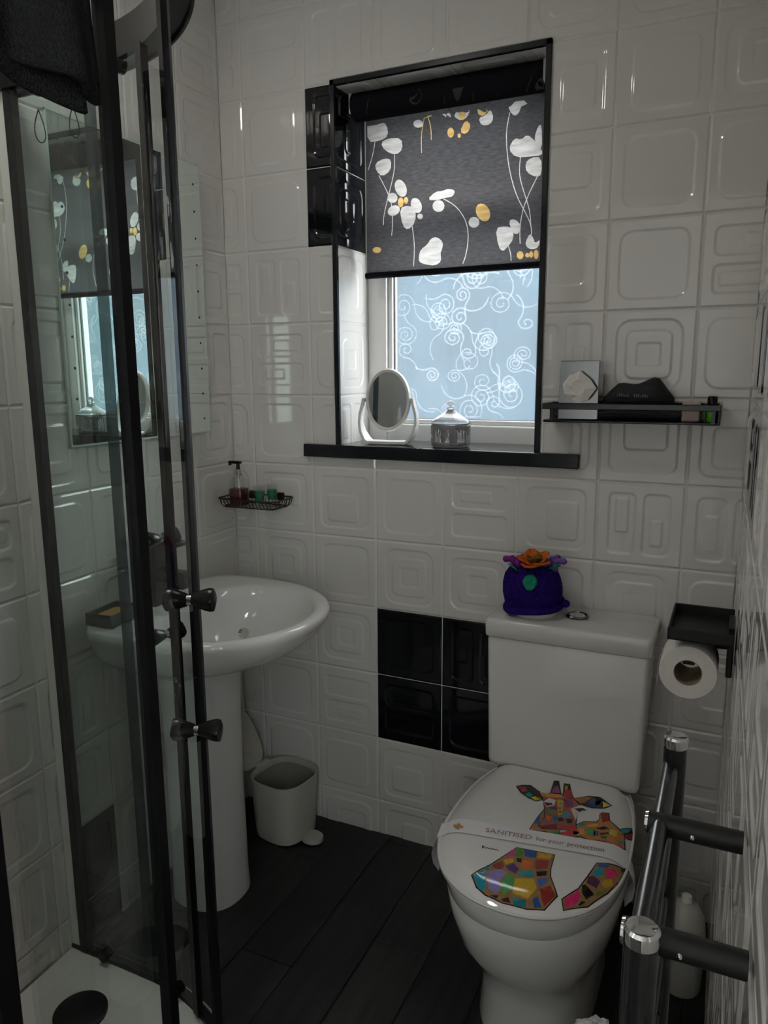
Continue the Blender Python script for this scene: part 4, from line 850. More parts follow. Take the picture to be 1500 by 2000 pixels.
def solid(bm, t=.003):
    bmesh.ops.recalc_face_normals(bm, faces=bm.faces); bmesh.ops.solidify(bm, geom=bm.faces[:], thickness=t); return bm
for k in range(5):
    a = math.radians(-100 + 72 * k); obj('orange_petal', solid(petal(new(), FC, (math.cos(a), math.sin(a), .20 + .35 * math.sin(a)), .044, .022, .012)), M_ORANGE, hat, smooth=True)
b = new(); sphere(b, FC + Vector((0, 0, .008)), .011, 12, (1, 1, .8)); obj('flower_centre', b, M_OLIVE, hat, smooth=True)
for k in range(3):
    a = math.radians(-70 + 130 * k); obj('olive_petal', solid(petal(new(), FC + Vector((0, 0, .006)), (math.cos(a), math.sin(a), .5), .024, .012, .006)), M_OLIVE, hat, smooth=True)
for cc, mm, n_, sd in ((HC + Vector((-.046, -.016, .112)), M_MAGEN, 5, 3), (HC + Vector((-.020, .008, .124)), M_MAGEN, 4, 9), (HC + Vector((.038, .002, .114)), M_LILAC, 6, 5)):
    rg = random.Random(sd)
    for k in range(n_):
        a = 2 * PI * k / n_ + rg.uniform(-.3, .3); b = new(); el_ = rg.uniform(.2, .9); L_ = rg.uniform(.020, .030)
        pts = [Vector(cc) + Vector((math.cos(a) * L_ * f, math.sin(a) * L_ * f, el_ * L_ * f + .006 * math.sin(f * 4))) for f in (0, .25, .5, .75, 1)]
        tube(b, pts, [.007, .007, .0065, .007, .0075], 8); sphere(b, pts[-1], .0080, 8); obj('wool_curl', b, mm, hat, smooth=True)
obj('leaf', solid(petal(new(), HC + Vector((.004, -.066, .108)), (.02, -.35, -1), .038, .017, .004, .1)), M_LEAF, hat, smooth=True)
obj('leaf', solid(petal(new(), HC + Vector((-.030, -.047, .108)), (-.6, -.3, .55), .030, .014, .0, .1)), M_LEAF, hat, smooth=True)
obj('leaf', solid(petal(new(), HC + Vector((.034, -.020, .116)), (.9, .2, .3), .030, .013, .0, .1)), M_LEAF, hat, smooth=True)

# ---------------------------------------------------------------- washbasin
bs = thing('washbasin', (-.30, -.42, 0), 'white pedestal washbasin on the left wall', 'washbasin')
def bloop(z, cx, af, ab, hw, ef=2.1, eb=5, yc=-.425, n=72):
    L = []
    for i in range(n):
        t = 2 * PI * i / n; c, s = math.cos(t), math.sin(t)
        e = ef if c >= 0 else eb
        L.append(Vector((cx + (af if c >= 0 else ab) * spow(c, 2 / e), yc + hw * spow(s, 2 / (ef if c >= 0 else 3.2)), z)))
    return L
ZB = .808
def wallx(L, gap=.004):     # keep the back edge on the slightly skewed wall
    return [Vector((max(p.x, LW(p.y) + gap), p.y, p.z)) for p in L]
b = new()
outer = [bloop(.640, -.33, .10, .10, .105), bloop(.655, -.33, .13, .12, .13), bloop(.675, -.31, .17, .15, .165), bloop(.700, -.29, .222, .17, .207), bloop(.730, -.27, .262, .19, .243), bloop(.760, -.26, .286, .195, .262), bloop(.785, -.255, .297, .20, .272), bloop(.797, -.253, .299, .20, .275), bloop(.805, -.253, .295, .20, .271), bloop(ZB, -.253, .287, .195, .264),
         bloop(ZB - .001, -.25, .272, .18, .250), bloop(ZB - .004, -.22, .226, .125, .224, 2.2, 2.6), bloop(ZB - .010, -.21, .212, .112, .214, 2.2, 2.6), bloop(ZB - .04, -.21, .195, .105, .198, 2.2, 2.5), bloop(ZB - .08, -.215, .165, .095, .165, 2.2, 2.4), bloop(ZB - .115, -.22, .115, .075, .115, 2.1, 2.2), bloop(ZB - .130, -.225, .05, .04, .05, 2, 2), bloop(ZB - .132, -.225, .018, .018, .018, 2, 2)]
loft(b, [wallx(L) for L in outer]); obj('basin', b, M_CERAM, bs, smooth=True, angle=60)
b = new(); loft(b, [sloop(-.305, -.410, 0, .098, .094, 2.4, 48), sloop(-.305, -.410, .01, .098, .094, 2.4, 48), sloop(-.306, -.410, .05, .096, .092, 2.4, 48), sloop(-.308, -.410, .30, .094, .092, 2.4, 48), sloop(-.308, -.412, .52, .096, .094, 2.4, 48), sloop(-.308, -.415, .655, .104, .102, 2.4, 48)])
obj('pedestal', b, M_CERAM, bs, smooth=True, angle=50)
b = new(); lathe(b, (-.225, -.425, ZB - .131), [(.020, 0), (.020, .002), (.014, .003), (.002, .003)], 24, cap0=False); obj('plug_hole', b, M_CHROME, bs, smooth=True, angle=40)
b = new(); cyl(b, (-.118, -.47, .770), (-.128, -.468, .768), .012, n=16); obj('overflow', b, M_CHROME, bs, smooth=True, angle=40)
# mixer tap
TX, TY = -.395, -.462
tap = thing('mixer_tap', (TX, TY, ZB), 'tall square graphite mixer tap on the washbasin', 'tap')
obj('body', box(new(), TX - .026, TX + .026, TY - .026, TY + .026, ZB - .001, ZB + .150, .004), M_GREY, tap)
obj('lever', box(new(), TX - .026, TX + .095, TY - .018, TY + .018, ZB + .152, ZB + .166, .004), M_GREY, tap)
b = new(); box(b, TX + .02, TX + .105, TY - .017, TY + .017, ZB + .062, ZB + .090, .004); box(b, TX + .078, TX + .105, TY - .015, TY + .015, ZB + .048, ZB + .070, .003)
obj('spout', b, M_GREY, tap)
# soap dish
SX, SY = -.385, -.610
sd_ = thing('soap_dish', (SX, SY, ZB), 'dark rectangular soap dish on the washbasin corner', 'soap dish')
b = new(); MS = Matrix.Translation((SX, SY, ZB)) @ Matrix.Rotation(math.radians(4), 4, 'Z')
box(b, -.034, .034, -.050, .050, .002, .006, M=MS)
for (x0, x1, y0, y1) in ((-.036, -.032, -.052, .052), (.032, .036, -.052, .052), (-.036, .036, -.052, -.048), (-.036, .036, .048, .052)): box(b, x0, x1, y0, y1, .002, .030, .001, 1, M=MS)
obj('dish', b, M_SMOKE, sd_)
b = new(); box(b, -.022, .022, -.034, .034, .0075, .024, .007, 3, M=MS); one('soap_bar', b, M_SOAP, 'amber soap bar lying in the dark dish', 'soap', smooth=True)

# ---------------------------------------------------------------- pedal bin
PX, PY, PH = -.262, -.105, .190
pb = thing('pedal_bin', (PX, PY, 0), 'cream pedal bin with its lid raised beside the basin pedestal', 'bin')
RB = math.radians(-8)
def rb(L): return [Vector((PX + (p.x) * math.cos(RB) - (p.y) * math.sin(RB), PY + p.x * math.sin(RB) + p.y * math.cos(RB), p.z)) for p in L]
b = new(); loft(b, [rb(sloop(0, 0, z, hw, hw, 2.9, 48)) for z, hw in ((0, .074), (.004, .079), (.03, .082), (PH - .006, .090), (PH, .090), (PH, .086), (PH - .012, .084), (.03, .075))], cap1=False)
obj('bucket', b, M_CREAM, pb, smooth=True, angle=40)
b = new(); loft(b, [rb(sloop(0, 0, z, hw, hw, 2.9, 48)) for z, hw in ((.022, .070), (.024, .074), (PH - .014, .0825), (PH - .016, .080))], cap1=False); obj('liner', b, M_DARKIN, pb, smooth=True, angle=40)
b = new(); loft(b, [rb([Vector((-.092 - t - bulge * (1 - (p.x / .09) ** 2 * .5 - (p.y / .09) ** 2 * .5) - (p.x + .09) * .50, p.y * .72 - .034, PH + .084 + p.x * .88)) for p in sloop(0, 0, 0, s, s, 3.0, 48)]) for t, s, bulge in ((0, .088, 0), (0, .090, .002), (.004, .090, .004), (.006, .080, .010), (.006, .04, .014))])
obj('lid', b, M_CREAM, pb, smooth=True, angle=50)
b = new(); box(b, -.102, -.084, -.03, .03, PH - .022, PH + .006, .004); bmesh.ops.transform(b, matrix=Matrix.Translation((PX, PY, 0)) @ Matrix.Rotation(RB, 4, 'Z'), verts=b.verts); obj('lid_hinge', b, M_CREAM, pb)
b = new(); loft(b, [[Vector((PX + .100 + .034 * math.cos(a), PY - .014 + .028 * math.sin(a), z)) for a in [2 * PI * i / 28 for i in range(28)]] for z in (.004, .012, .017)]); box(b, PX + .06, PX + .10, PY - .022, PY - .004, .005, .012)
obj('pedal', b, M_CREAM, pb, smooth=True, angle=40)

# ---------------------------------------------------------------- wall mirror on the left wall
FLi = FL
def onL(bm): bmesh.ops.transform(bm, matrix=FL, verts=bm.verts); return bm
mm_ = thing('wall_mirror', (LW(-.385), -.385, 1.208), 'large frameless wall mirror with a column of dots down each side', 'mirror')
def onM(bm): bmesh.ops.transform(bm, matrix=frame((-.4565, 0, 0), (0, 1, 0), (0, 0, 1)), verts=bm.verts); return bm
b = new(); box(b, -.634, -.142, 1.212, 1.915, .006, .0105); onM(b); obj('mirror_glass', b, M_MIRROR, mm_)
b = new(); box(b, -.56, -.22, 1.30, 1.82, -.0085, .0058); onM(b); obj('back_housing', b, M_WHITEP, mm_)
b = new()
for (x0, x1, y0, y1) in ((-.6355, -.1405, 1.2105, 1.2155), (-.6355, -.1405, 1.9115, 1.9165), (-.6355, -.6325, 1.2105, 1.9165), (-.1435, -.1405, 1.2105, 1.9165)): box(b, x0, x1, y0, y1, .005, .0112, .0008, 1)
onM(b); obj('polished_edge', b, mat('polished_glass_edge', (.55, .68, .62), .1, noise=(40, .2)), mm_)
b = new()
for x in (-.610, -.168):
    for k in range(10): cyl(b, (x, 1.250 + .068 * k, .0105), (x, 1.250 + .068 * k, .0108), .0032, n=10)
onM(b); obj('mirror_dots', b, M_DOT, mm_)['kind'] = 'stuff'
# ---------------------------------------------------------------- shower enclosure (quadrant)
SC = Vector((-.210, -1.205)); SR = .450; XW = LW(-.755) + .003; YW = -1.430
TRK = {}
def track(off, n=28):
    """centre line of the quadrant offset outward: list of (arc length, point, outward normal); 0 at the left wall"""
    R_ = SR + off; out = []; s = 0
    x0 = LW(SC.y + R_) + .004
    l1 = SC.x - x0
    for i in range(7): f = i / 6; out.append((l1 * f, Vector((x0 + l1 * f, SC.y + R_)), Vector((0, 1))))
    for i in range(1, n + 1):
        a = PI / 2 * i / n; out.append((l1 + R_ * a, Vector((SC.x + R_ * math.sin(a), SC.y + R_ * math.cos(a))), Vector((math.sin(a), math.cos(a)))))
    l2 = SC.y - YW
    for i in range(1, 7): f = i / 6; out.append((l1 + R_ * PI / 2 + l2 * f, Vector((SC.x + R_, SC.y - l2 * f)), Vector((1, 0))))
    return out, l1, R_
def sub(off, s0, s1, n=26):
    T_, l1, R_ = track(off, 60)
    out = []
    for i in range(n + 1):
        s = s0 + (s1 - s0) * i / n
        if s <= l1: p, nn = Vector((SC.x - (l1 - s), SC.y + R_)), Vector((0, 1))
        elif s <= l1 + R_ * PI / 2: a = (s - l1) / R_; nn = Vector((math.sin(a), math.cos(a))); p = SC + nn * R_
        else: p, nn = Vector((SC.x + R_, SC.y - (s - l1 - R_ * PI / 2))), Vector((1, 0))
        out.append((p, nn))
    return out
def strip(bm, line, t, z0, z1, w2=None):
    L = []
    for p, nn in line:
        a, c = p - nn * t / 2, p + nn * t / 2
        L.append([(a.x, a.y, z0), (c.x, c.y, z0), (c.x, c.y, z1), (a.x, a.y, z1)])
    return loft(bm, L)
_, L1, _ = track(0); ARC = SR * PI / 2; L2 = SC.y - YW; LT = L1 + ARC + L2
S = lambda deg: L1 + SR * math.radians(deg)
ZT0, ZT1 = 1.905, 1.962
TRZ = .034
en = thing('shower_enclosure', (.0, -1.1, TRZ), 'curved glass shower enclosure with black frame and sliding doors', 'shower')
b = new(); strip(b, sub(.006, 0, LT, 60), .034, ZT0, ZT1); strip(b, sub(.024, 0, LT, 60), .004, ZT0 - .006, ZT0 + .012); obj('top_rail', b, M_BLACK, en, smooth=True, angle=40)
b = new(); strip(b, sub(.006, 0, LT, 60), .020, TRZ, TRZ + .010); obj('bottom_rail', b, M_BLACK, en, smooth=True, angle=40)
b = new(); box(b, XW + .028, XW + .052, SC.y + SR - .006, SC.y + SR + .012, TRZ, ZT1, .002, 1); obj('wall_profile', b, M_BLACK, en)
b = new(); box(b, XW, XW + .028, SC.y + SR - .001, SC.y + SR + .008, TRZ, ZT1, .001, 1); obj('filler_strip', b, M_WHITEP, en)
b = new(); box(b, SC.x + SR - .012, SC.x + SR + .020, YW, YW + .026, TRZ, ZT1, .002, 1); obj('wall_profile', b, M_BLACK, en)
ZG0, ZG1 = TRZ + .012, ZT0 + .004
def glass(name, off, s0, s1, z0=ZG0, z1=ZG1):
    b = new(); strip(b, sub(off, s0, s1), .005, z0, z1); return obj(name, b, M_GLASS, en, smooth=True, angle=35)
fp1 = glass('fixed_panel', .014, .020, L1 - .004)
fp2 = glass('fixed_panel', .014, LT - L2 + .006, LT - .022)
dr1 = glass('sliding_door', -.006, S(22) - SR * math.radians(45), S(21), ZG0 + .006, ZG1 - .01)
dr2 = glass('sliding_door', -.006, S(64), S(64) + SR * math.radians(45), ZG0 + .006, ZG1 - .01)
def post(off, s, t, wd, m, parent, name, z0=ZG0, z1=ZG1):
    b = new(); strip(b, sub(off, s - wd / 2, s + wd / 2, 2), t, z0, z1); return obj(name, b, m, parent, smooth=True, angle=35)
post(.014, LT - L2 + .002, .016, .016, M_BLACK, fp2, 'edge_post')
post(.014, L1 - .006, .012, .018, M_SEAL, fp1, 'edge_seal')
post(-.006, S(22), .013, .020, M_BLACK, dr1, 'magnetic_seal')
post(-.006, S(63.2), .014, .013, M_BLACK, dr2, 'magnetic_seal')
def knob(parent, deg, z):
    nn = Vector((math.sin(math.radians(deg)), math.cos(math.radians(deg)))); p = SC + nn * (SR - .006); c = Vector((p.x, p.y, z)); n3 = Vector((nn.x, nn.y, 0))
    for sg in (1, -1):
        b = new(); sq = lambda th, h: 1 / max(abs(math.cos(th)), abs(math.sin(th))) ** .55
        lathe(b, c, [(.0070, .0025), (.0082, .004), (.0142, .023), (.0154, .030), (.0148, .035), (.0110, .0365)], 28, axis=n3 * sg, mod=sq)
        obj('knob', b, M_KNOB, parent, smooth=True, angle=40)
    b = new(); cyl(b, c - n3 * .004, c + n3 * .004, .0078, n=20); obj('knob_washer', b, M_CHROME, parent, smooth=True, angle=40)
for z in (1.066, .876): knob(dr1, 17.5, z)
for z in (1.052, .850): knob(dr2, 67.5, z)
def roller(parent, deg_s, z):
    (p, nn) = sub(-.006, deg_s, deg_s + .01, 1)[0]; n3 = Vector((nn.x, nn.y, 0)); c = Vector((p.x, p.y, z))
    b = new(); cyl(b, c - n3 * .014, c + n3 * .012, .013, n=18); obj('roller', b, M_KNOB, parent, smooth=True, angle=40)
for s in (S(22) - SR * math.radians(45) + .06, S(12)): roller(dr1, s, ZT0 - .008); roller(dr1, s, TRZ + .026)
for s in (S(70), S(64) + SR * math.radians(45) - .05): roller(dr2, s, ZT0 - .008); roller(dr2, s, TRZ + .026)
# etched drop outlines near the top of the near door
def drop(parent, s, z, off, h=.030):
    (p, nn) = sub(off, s, s + .001, 1)[0]; t = Vector((nn.y, -nn.x)); pts = []
    for i in range(28):
        a = 2 * PI * i / 28; x = .0085 * math.sin(a) * (math.sin(a / 2)) ** 1.2; y = h / 2 * math.cos(a)
        pts.append((p.x + t.x * x + nn.x * .0032, p.y + t.y * x + nn.y * .0032, z + y))
    b = new(); tube(b, pts, .0006, 5, closed=True); obj('etched_drop', b, M_ETCH, parent, smooth=True)
drop(fp2, LT - (-1.306 - YW), 1.612, .014); drop(fp2, LT - (-1.262 - YW), 1.628, .014)
# tray
tr = thing('shower_tray', (-.1, -1.1, 0), 'low white quadrant shower tray', 'shower tray')
def trayloop(off, z, inset=0):
    T_, l1, R_ = track(off, 24); pts = [p for _, p, _ in T_]
    pts = [Vector((max(p.x, LW(p.y) + .004 + inset), max(p.y, YW + inset))) for p in pts]
    pts.append(Vector((LW(YW) + .004 + inset, YW + inset)))
    return [Vector((p.x, p.y, z)) for p in pts]
b = new(); loft(b, [trayloop(.030, 0), trayloop(.030, .026), trayloop(.026, .033), trayloop(.020, TRZ), trayloop(-.030, TRZ, .02), trayloop(-.050, TRZ - .004, .035), trayloop(-.085, TRZ - .014, .06), trayloop(-.13, TRZ - .017, .09)])
obj('tray', b, M_WHITEP, tr, smooth=True, angle=50)
b = new(); lathe(b, (-.292, -.878, TRZ - .012), [(.056, -.004), (.056, .003), (.050, .006), (.002, .0075)], 36, cap0=False); obj('waste_cover', b, M_BLACKM, tr, smooth=True, angle=40)
# dark towel over the near panel
TWX = SC.x + SR + .014
tw = thing('bath_towel', (TWX, -1.31, 1.64), 'dark charcoal towel hanging over the shower panel', 'towel')
def towel_sheet(y0, y1, zb0, zb1, x_, th, sd):
    rg = random.Random(sd); ph = [rg.uniform(0, 6) for _ in range(4)]; b = new(); NU, NV = 26, 30; G1 = []
    for i in range(NU + 1):
        fu = i / NU; y = y0 + (y1 - y0) * fu; col_ = []
        for j in range(NV + 1):
            fv = j / NV; zb = zb0 + (zb1 - zb0) * fu; z = 1.975 + (zb - 1.975) * fv
            x = x_ + .010 * fv * math.sin(5 * fu * 2 + ph[0]) + .006 * fv * math.sin(13 * fu + ph[1]) + .004 * math.sin(9 * fv + ph[2])
            col_.append((x, y + .004 * math.sin(7 * fv + ph[3]) * fv, z))
        G1.append(col_)
    V = [[b.verts.new(p) for p in c] for c in G1]
    for i in range(NU):
        for j in range(NV): b.faces.new((V[i][j], V[i + 1][j], V[i + 1][j + 1], V[i][j + 1]))
    bmesh.ops.recalc_face_normals(b, faces=b.faces); bmesh.ops.solidify(b, geom=b.faces[:], thickness=th)
    bmesh.ops.smooth_vert(b, verts=b.verts, factor=.3, use_axis_x=True, use_axis_y=True, use_axis_z=True)
    return b
obj('front_fold', towel_sheet(-1.405, -1.222, 1.662, 1.646, TWX + .034, .009, 1), M_TOWEL, tw, smooth=True)
obj('inner_fold', towel_sheet(-1.408, -1.240, 1.648, 1.632, TWX + .018, .008, 5), M_TOWEL, tw, smooth=True)
b = new(); box(b, SC.x + SR - .060, TWX + .042, -1.405, -1.224, 1.966, 1.984, .008, 3); obj('top_fold', b, M_TOWEL, tw, smooth=True)
obj('back_fold', towel_sheet(-1.405, -1.23, 1.80, 1.80, SC.x + SR - .050, .008, 8), M_TOWEL, tw, smooth=True)

# ---------------------------------------------------------------- towel radiator on the right wall
RX, RY0, RY1, RZ = .858, -1.300, -.952, .942
rd = thing('towel_radiator', (RX, (RY0 + RY1) / 2, .14), 'black ladder towel radiator with chrome caps on the right wall', 'radiator')
M_RAD = mat('black_radiator_enamel', (.018, .018, .020), .22, noise=(10, .1))
for y in (RY0, RY1):
    b = new(); cyl(b, (RX, y, .15), (RX, y, RZ - .014), .0135, n=24); u = obj('upright', b, M_RAD, rd, smooth=True, angle=40)
    b = new(); lathe(b, (RX, y, RZ - .014), [(.0138, 0), (.0142, .002), (.0142, .011), (.0120, .0135), (.008, .0125), (.002, .012)], 28, cap0=False); obj('chrome_cap', b, M_CHROME, u, smooth=True, angle=30)
for k in range(9):
    z = .902 - .085 * k
    b = new(); cyl(b, (RX - .004, RY0, z), (RX - .004, RY1, z), .0085 if k else .0095, n=18); obj('rung', b, M_RAD, rd, smooth=True, angle=40)
for y, z in ((-1.265, .906), (-1.085, .902), (-1.265, .23), (-1.085, .23)):
    b = new(); cyl(b, (RX - .016, y, z), (RW(y) - .004, y, z), .0115, n=20); k_ = obj('wall_bracket', b, M_BLACKM, rd, smooth=True, angle=40)
    b = new(); lathe(b, (RX - .016, y, z), [(.0115, 0), (.0105, .003), (.002, .004)], 20, axis=(-1, 0, 0), cap0=False); obj('bracket_cap', b, M_CHROME, k_, smooth=True, angle=40)
    b = new(); sphere(b, (RX + .028, y - .0115, z), .0028, 10); obj('grub_screw', b, M_CHROME, k_, smooth=True)

# ---------------------------------------------------------------- paper holder and roll on the right wall
HZ = .872
hx0, hx1, hy0, hy1 = .806, RW(-.32) - .004, -.405, -.235
ph_ = thing('paper_holder', (hx1, -.32, HZ), 'matt black toilet paper holder with phone tray on the right wall', 'holder')
b = new(); box(b, hx0, hx1, hy0, hy1, HZ, HZ + .004, .0015, 1)
for (x0, x1, y0, y1) in ((hx0, hx0 + .004, hy0, hy1), (hx0, hx1, hy0, hy0 + .004), (hx0, hx1, hy1 - .004, hy1)): box(b, x0, x1, y0, y1, HZ, HZ + .024, .0015, 1)
obj('tray', b, M_BLACKM, ph_)
b = new(); box(b, hx1 - .010, hx1 + .001, -.365, -.275, HZ - .075, HZ + .024, .002, 1); obj('wall_plate', b, M_BLACKM, ph_)
RCx, RCz, RYa, RYb = .846, .806, -.392, -.296
b = new(); tube(b, [(hx1 - .004, -.285, HZ - .040), (RCx + .006, -.285, HZ - .042), (RCx, -.290, HZ - .046), (RCx, -.300, HZ - .048), (RCx, -.378, HZ - .048)], .006, 12); box(b, RCx - .011, RCx + .011, -.384, -.374, HZ - .053, HZ - .040, .002); obj('arm', b, M_BLACKM, ph_, smooth=True, angle=40)
tr2 = thing('toilet_roll', (RCx, -.345, RCz - .05), 'white toilet roll hanging on the black holder', 'toilet roll')
b = new(); lathe(b, (RCx, RYa, RCz), [(.0255, 0), (.0515, 0), (.0525, .002), (.0525, .094), (.0515, .096), (.0255, .096)], 56, axis=(0, 1, 0), cap0=False, cap1=False); obj('paper', b, M_PAPER, tr2, smooth=True, angle=40)
b = new(); lathe(b, (RCx, RYa, RCz), [(.0255, .0004), (.0243, .0004), (.0243, .0956), (.0255, .0956), (.0255, .0004)], 40, axis=(0, 1, 0), cap0=False, cap1=False); obj('core', b, M_CARD, tr2, smooth=True, angle=40)
b = new(); L = []
for k in range(5): z = RCz + .01 - .012 * k; L.append([(RCx - .0532 - .0006 * k, RYa + .001, z), (RCx - .0532 - .0006 * k, RYb - .001, z)])
vv = [[b.verts.new(p) for p in r] for r in L]
for a, c in zip(vv, vv[1:]): b.faces.new((a[0], a[1], c[1], c[0]))
solid(b, .0004); obj('loose_sheet', b, M_PAPER, tr2, smooth=True)

# ---------------------------------------------------------------- toilet brush pot, rolled white towel
b = new(); tb_ = thing('toilet_brush', (.872, -.235, 0), 'pale rounded toilet brush pot in the corner behind the radiator', 'toilet brush')
lathe(b, (.872, -.235, 0), [(.040, 0), (.042, .004), (.044, .14), (.040, .18), (.026, .206), (.010, .216)], 32); obj('pot', b, M_CREAM, tb_, smooth=True, angle=50)
b = new(); lathe(b, (.872, -.235, .214), [(.012, 0), (.012, .008), (.010, .014), (.004, .016)], 18); obj('handle', b, M_WHITEP, tb_, smooth=True, angle=50)
b = new(); rg = random.Random(4)
lathe(b, (.762, -.770, 0), [(.040, 0), (.045, .01), (.046, .17), (.044, .29), (.036, .312), (.022, .322), (.008, .326)], 44, mod=lambda t, h: 1 + .03 * math.sin(5 * t + h * 20) + .02 * math.sin(17 * t))
for v in b.verts: v.co += Vector((rg.uniform(-.003, .003), rg.uniform(-.003, .003), rg.uniform(-.003, .003) if v.co.z > .02 else 0))
one('white_towel', b, M_TOWELW, 'fluffy white rolled towel standing beside the toilet', 'towel', smooth=True)

# ---------------------------------------------------------------- things on the window sill
SZ = 1.1742
VC = Vector((.012, .060, SZ)); VY = math.radians(6)
vm = thing('vanity_mirror', VC, 'oval white vanity mirror on a swing stand on the sill', 'mirror')
MV = Matrix.Translation(VC) @ Matrix.Rotation(VY, 4, 'Z')
MO = MV @ Matrix.Translation((0, 0, .122)) @ Matrix.Rotation(math.radians(-3), 4, 'X')
def ovl(a, c, y, n=56): return [Vector((a * math.cos(2 * PI * i / n), y, c * math.sin(2 * PI * i / n))) for i in range(n)]
b = new(); loft(b, [ovl(.055, .075, -.004), ovl(.058, .079, -.008), ovl(.063, .084, -.008), ovl(.066, .087, -.002), ovl(.065, .086, .005), ovl(.058, .079, .009), ovl(.02, .03, .010)], cap0=False); bmesh.ops.transform(b, matrix=MO, verts=b.verts); obj('frame', b, M_WHITEP, vm, smooth=True, angle=50)
b = new(); b.faces.new([b.verts.new(p) for p in ovl(.0565, .0768, -.0045)]); loft(b, [ovl(.0565, .0768, -.0045), ovl(.0565, .0768, -.0035)], cap0=False); bmesh.ops.remove_doubles(b, verts=b.verts, dist=1e-6); bmesh.ops.transform(b, matrix=MO, verts=b.verts); obj('mirror_glass', b, M_MIRROR2, vm)
b = new(); pts = []
for i in range(25):
    a = math.radians(205 + 130 * i / 24); pts.append((.0855 * math.cos(a), 0, .120 + .112 * math.sin(a)))
pts = [(-.070, 0, .126), (-.074, 0, .105)] + [p for p in pts if True] + [(.074, 0, .105), (.070, 0, .126)]
pts = [(-.0705, 0, .128), (-.0735, 0, .112), (-.081, 0, .085), (-.083, 0, .060), (-.077, 0, .034), (-.064, 0, .012), (-.055, 0, .006), (0, 0, .005), (.055, 0, .006), (.064, 0, .012), (.077, 0, .034), (.083, 0, .060), (.081, 0, .085), (.0735, 0, .112), (.0705, 0, .128)]
L = []
for i, p in enumerate(pts):
    p = Vector(p); d = (Vector(pts[min(i + 1, len(pts) - 1)]) - Vector(pts[max(i - 1, 0)])).normalized(); nn = Vector((-d.z, 0, d.x)); wd = .011 + .016 * math.exp(-((p.z - .005) / .04) ** 2)
    L.append([p + nn * .0035 + Vector((0, -wd, 0)), p + nn * .0035 + Vector((0, wd, 0)), p - nn * .0035 + Vector((0, wd, 0)), p - nn * .0035 + Vector((0, -wd, 0))])
loft(b, L); bmesh.ops.transform(b, matrix=MV, verts=b.verts); obj('stand', b, M_WHITEP, vm, smooth=True, angle=40)
for sg in (-1, 1):
    b = new(); cyl(b, MV @ Vector((sg * .064, 0, .122)), MV @ Vector((sg * .075, 0, .122)), .004, n=12); obj('pivot', b, M_CHROME, vm, smooth=True, angle=40)
JC = Vector((.201, .050, SZ))
M_RIB = mat('ribbed_glass', (.97, .98, .98), .02, trans=.80, ior=1.4, noise=(5, .01))
jr = thing('glass_jar', JC, 'ribbed clear glass jar with domed lid on the sill', 'jar')
b = new(); lathe(b, JC, [(.046, 0), (.052, .004), (.052, .012), (.0525, .016), (.0525, .056), (.052, .060), (.0495, .060), (.0485, .016), (.046, .008), (.002, .007)], 128, cap1=True, mod=lambda t, h: 1 + (.024 * math.cos(32 * t) if .013 < h < .058 else 0)); obj('body', b, M_RIB, jr, smooth=True)
b = new(); lathe(b, JC + Vector((0, 0, .0605)), [(.050, 0), (.0535, .002), (.0535, .007), (.048, .012), (.034, .021), (.020, .030), (.010, .037), (.008, .040)], 96, mod=lambda t, h: 1 + (.010 * math.cos(32 * t) if h > .008 else 0)); jl = obj('lid', b, M_RIB, jr, smooth=True)
b = new(); lathe(b, JC + Vector((0, 0, .100)), [(.010, 0), (.011, .002), (.006, .004), (.0105, .010), (.0115, .014), (.009, .020), (.002, .023)], 24); obj('knob', b, M_RIB, jl, smooth=True)
rg = random.Random(2)
for k, (dx, dy, dz) in enumerate(((-.018, -.012, .022), (.012, -.018, .021), (.0, .016, .022), (.004, -.004, .040))):
    b = new(); sphere(b, JC + Vector((dx, dy, dz)), .0125, 14)
    for v in b.verts: v.co += Vector((rg.uniform(-1, 1), rg.uniform(-1, 1), rg.uniform(-1, 1))) * .0009
    one('cotton_ball', b, M_TOWELW, 'white cotton ball inside the ribbed glass jar', 'cotton ball', 'cotton balls in the sill jar', smooth=True)

# ---------------------------------------------------------------- black shelf on the back wall and its load
sx0, sx1, sy0, sy1, sz = .484, .862, -.100, -.006, 1.256
sh = thing('wall_shelf', (.67, -.004, sz), 'black metal shelf with a raised rail right of the window', 'shelf')
obj('shelf_plate', box(new(), sx0, sx1, sy0, sy1, sz, sz + .006, .002, 1), M_BLACKG, sh)
b = new(); box(b, sx0 - .003, sx1 + .002, sy0 - .002, sy0 + .003, sz + .030, sz + .044, .0015, 1); obj('front_rail', b, M_BLACKG, sh)
b = new(); box(b, sx0 - .003, sx0 + .003, sy0, sy1, sz + .030, sz + .044, .0015, 1); obj('side_rail', b, M_BLACKG, sh)
b = new(); box(b, sx1 - .004, sx1 + .002, sy0, sy1, sz, sz + .044, .0015, 1); obj('side_rail', b, M_BLACKG, sh)
for x in (sx0 + .020, sx1 - .012): obj('rail_post', box(new(), x - .004, x + .004, sy0 - .001, sy0 + .003, sz + .004, sz + .032), M_BLACKG, sh)
obj('back_bar', box(new(), sx0, sx1, sy1 - .002, sy1 + .0035, sz - .004, sz + .044, .001, 1), M_BLACKG, sh)
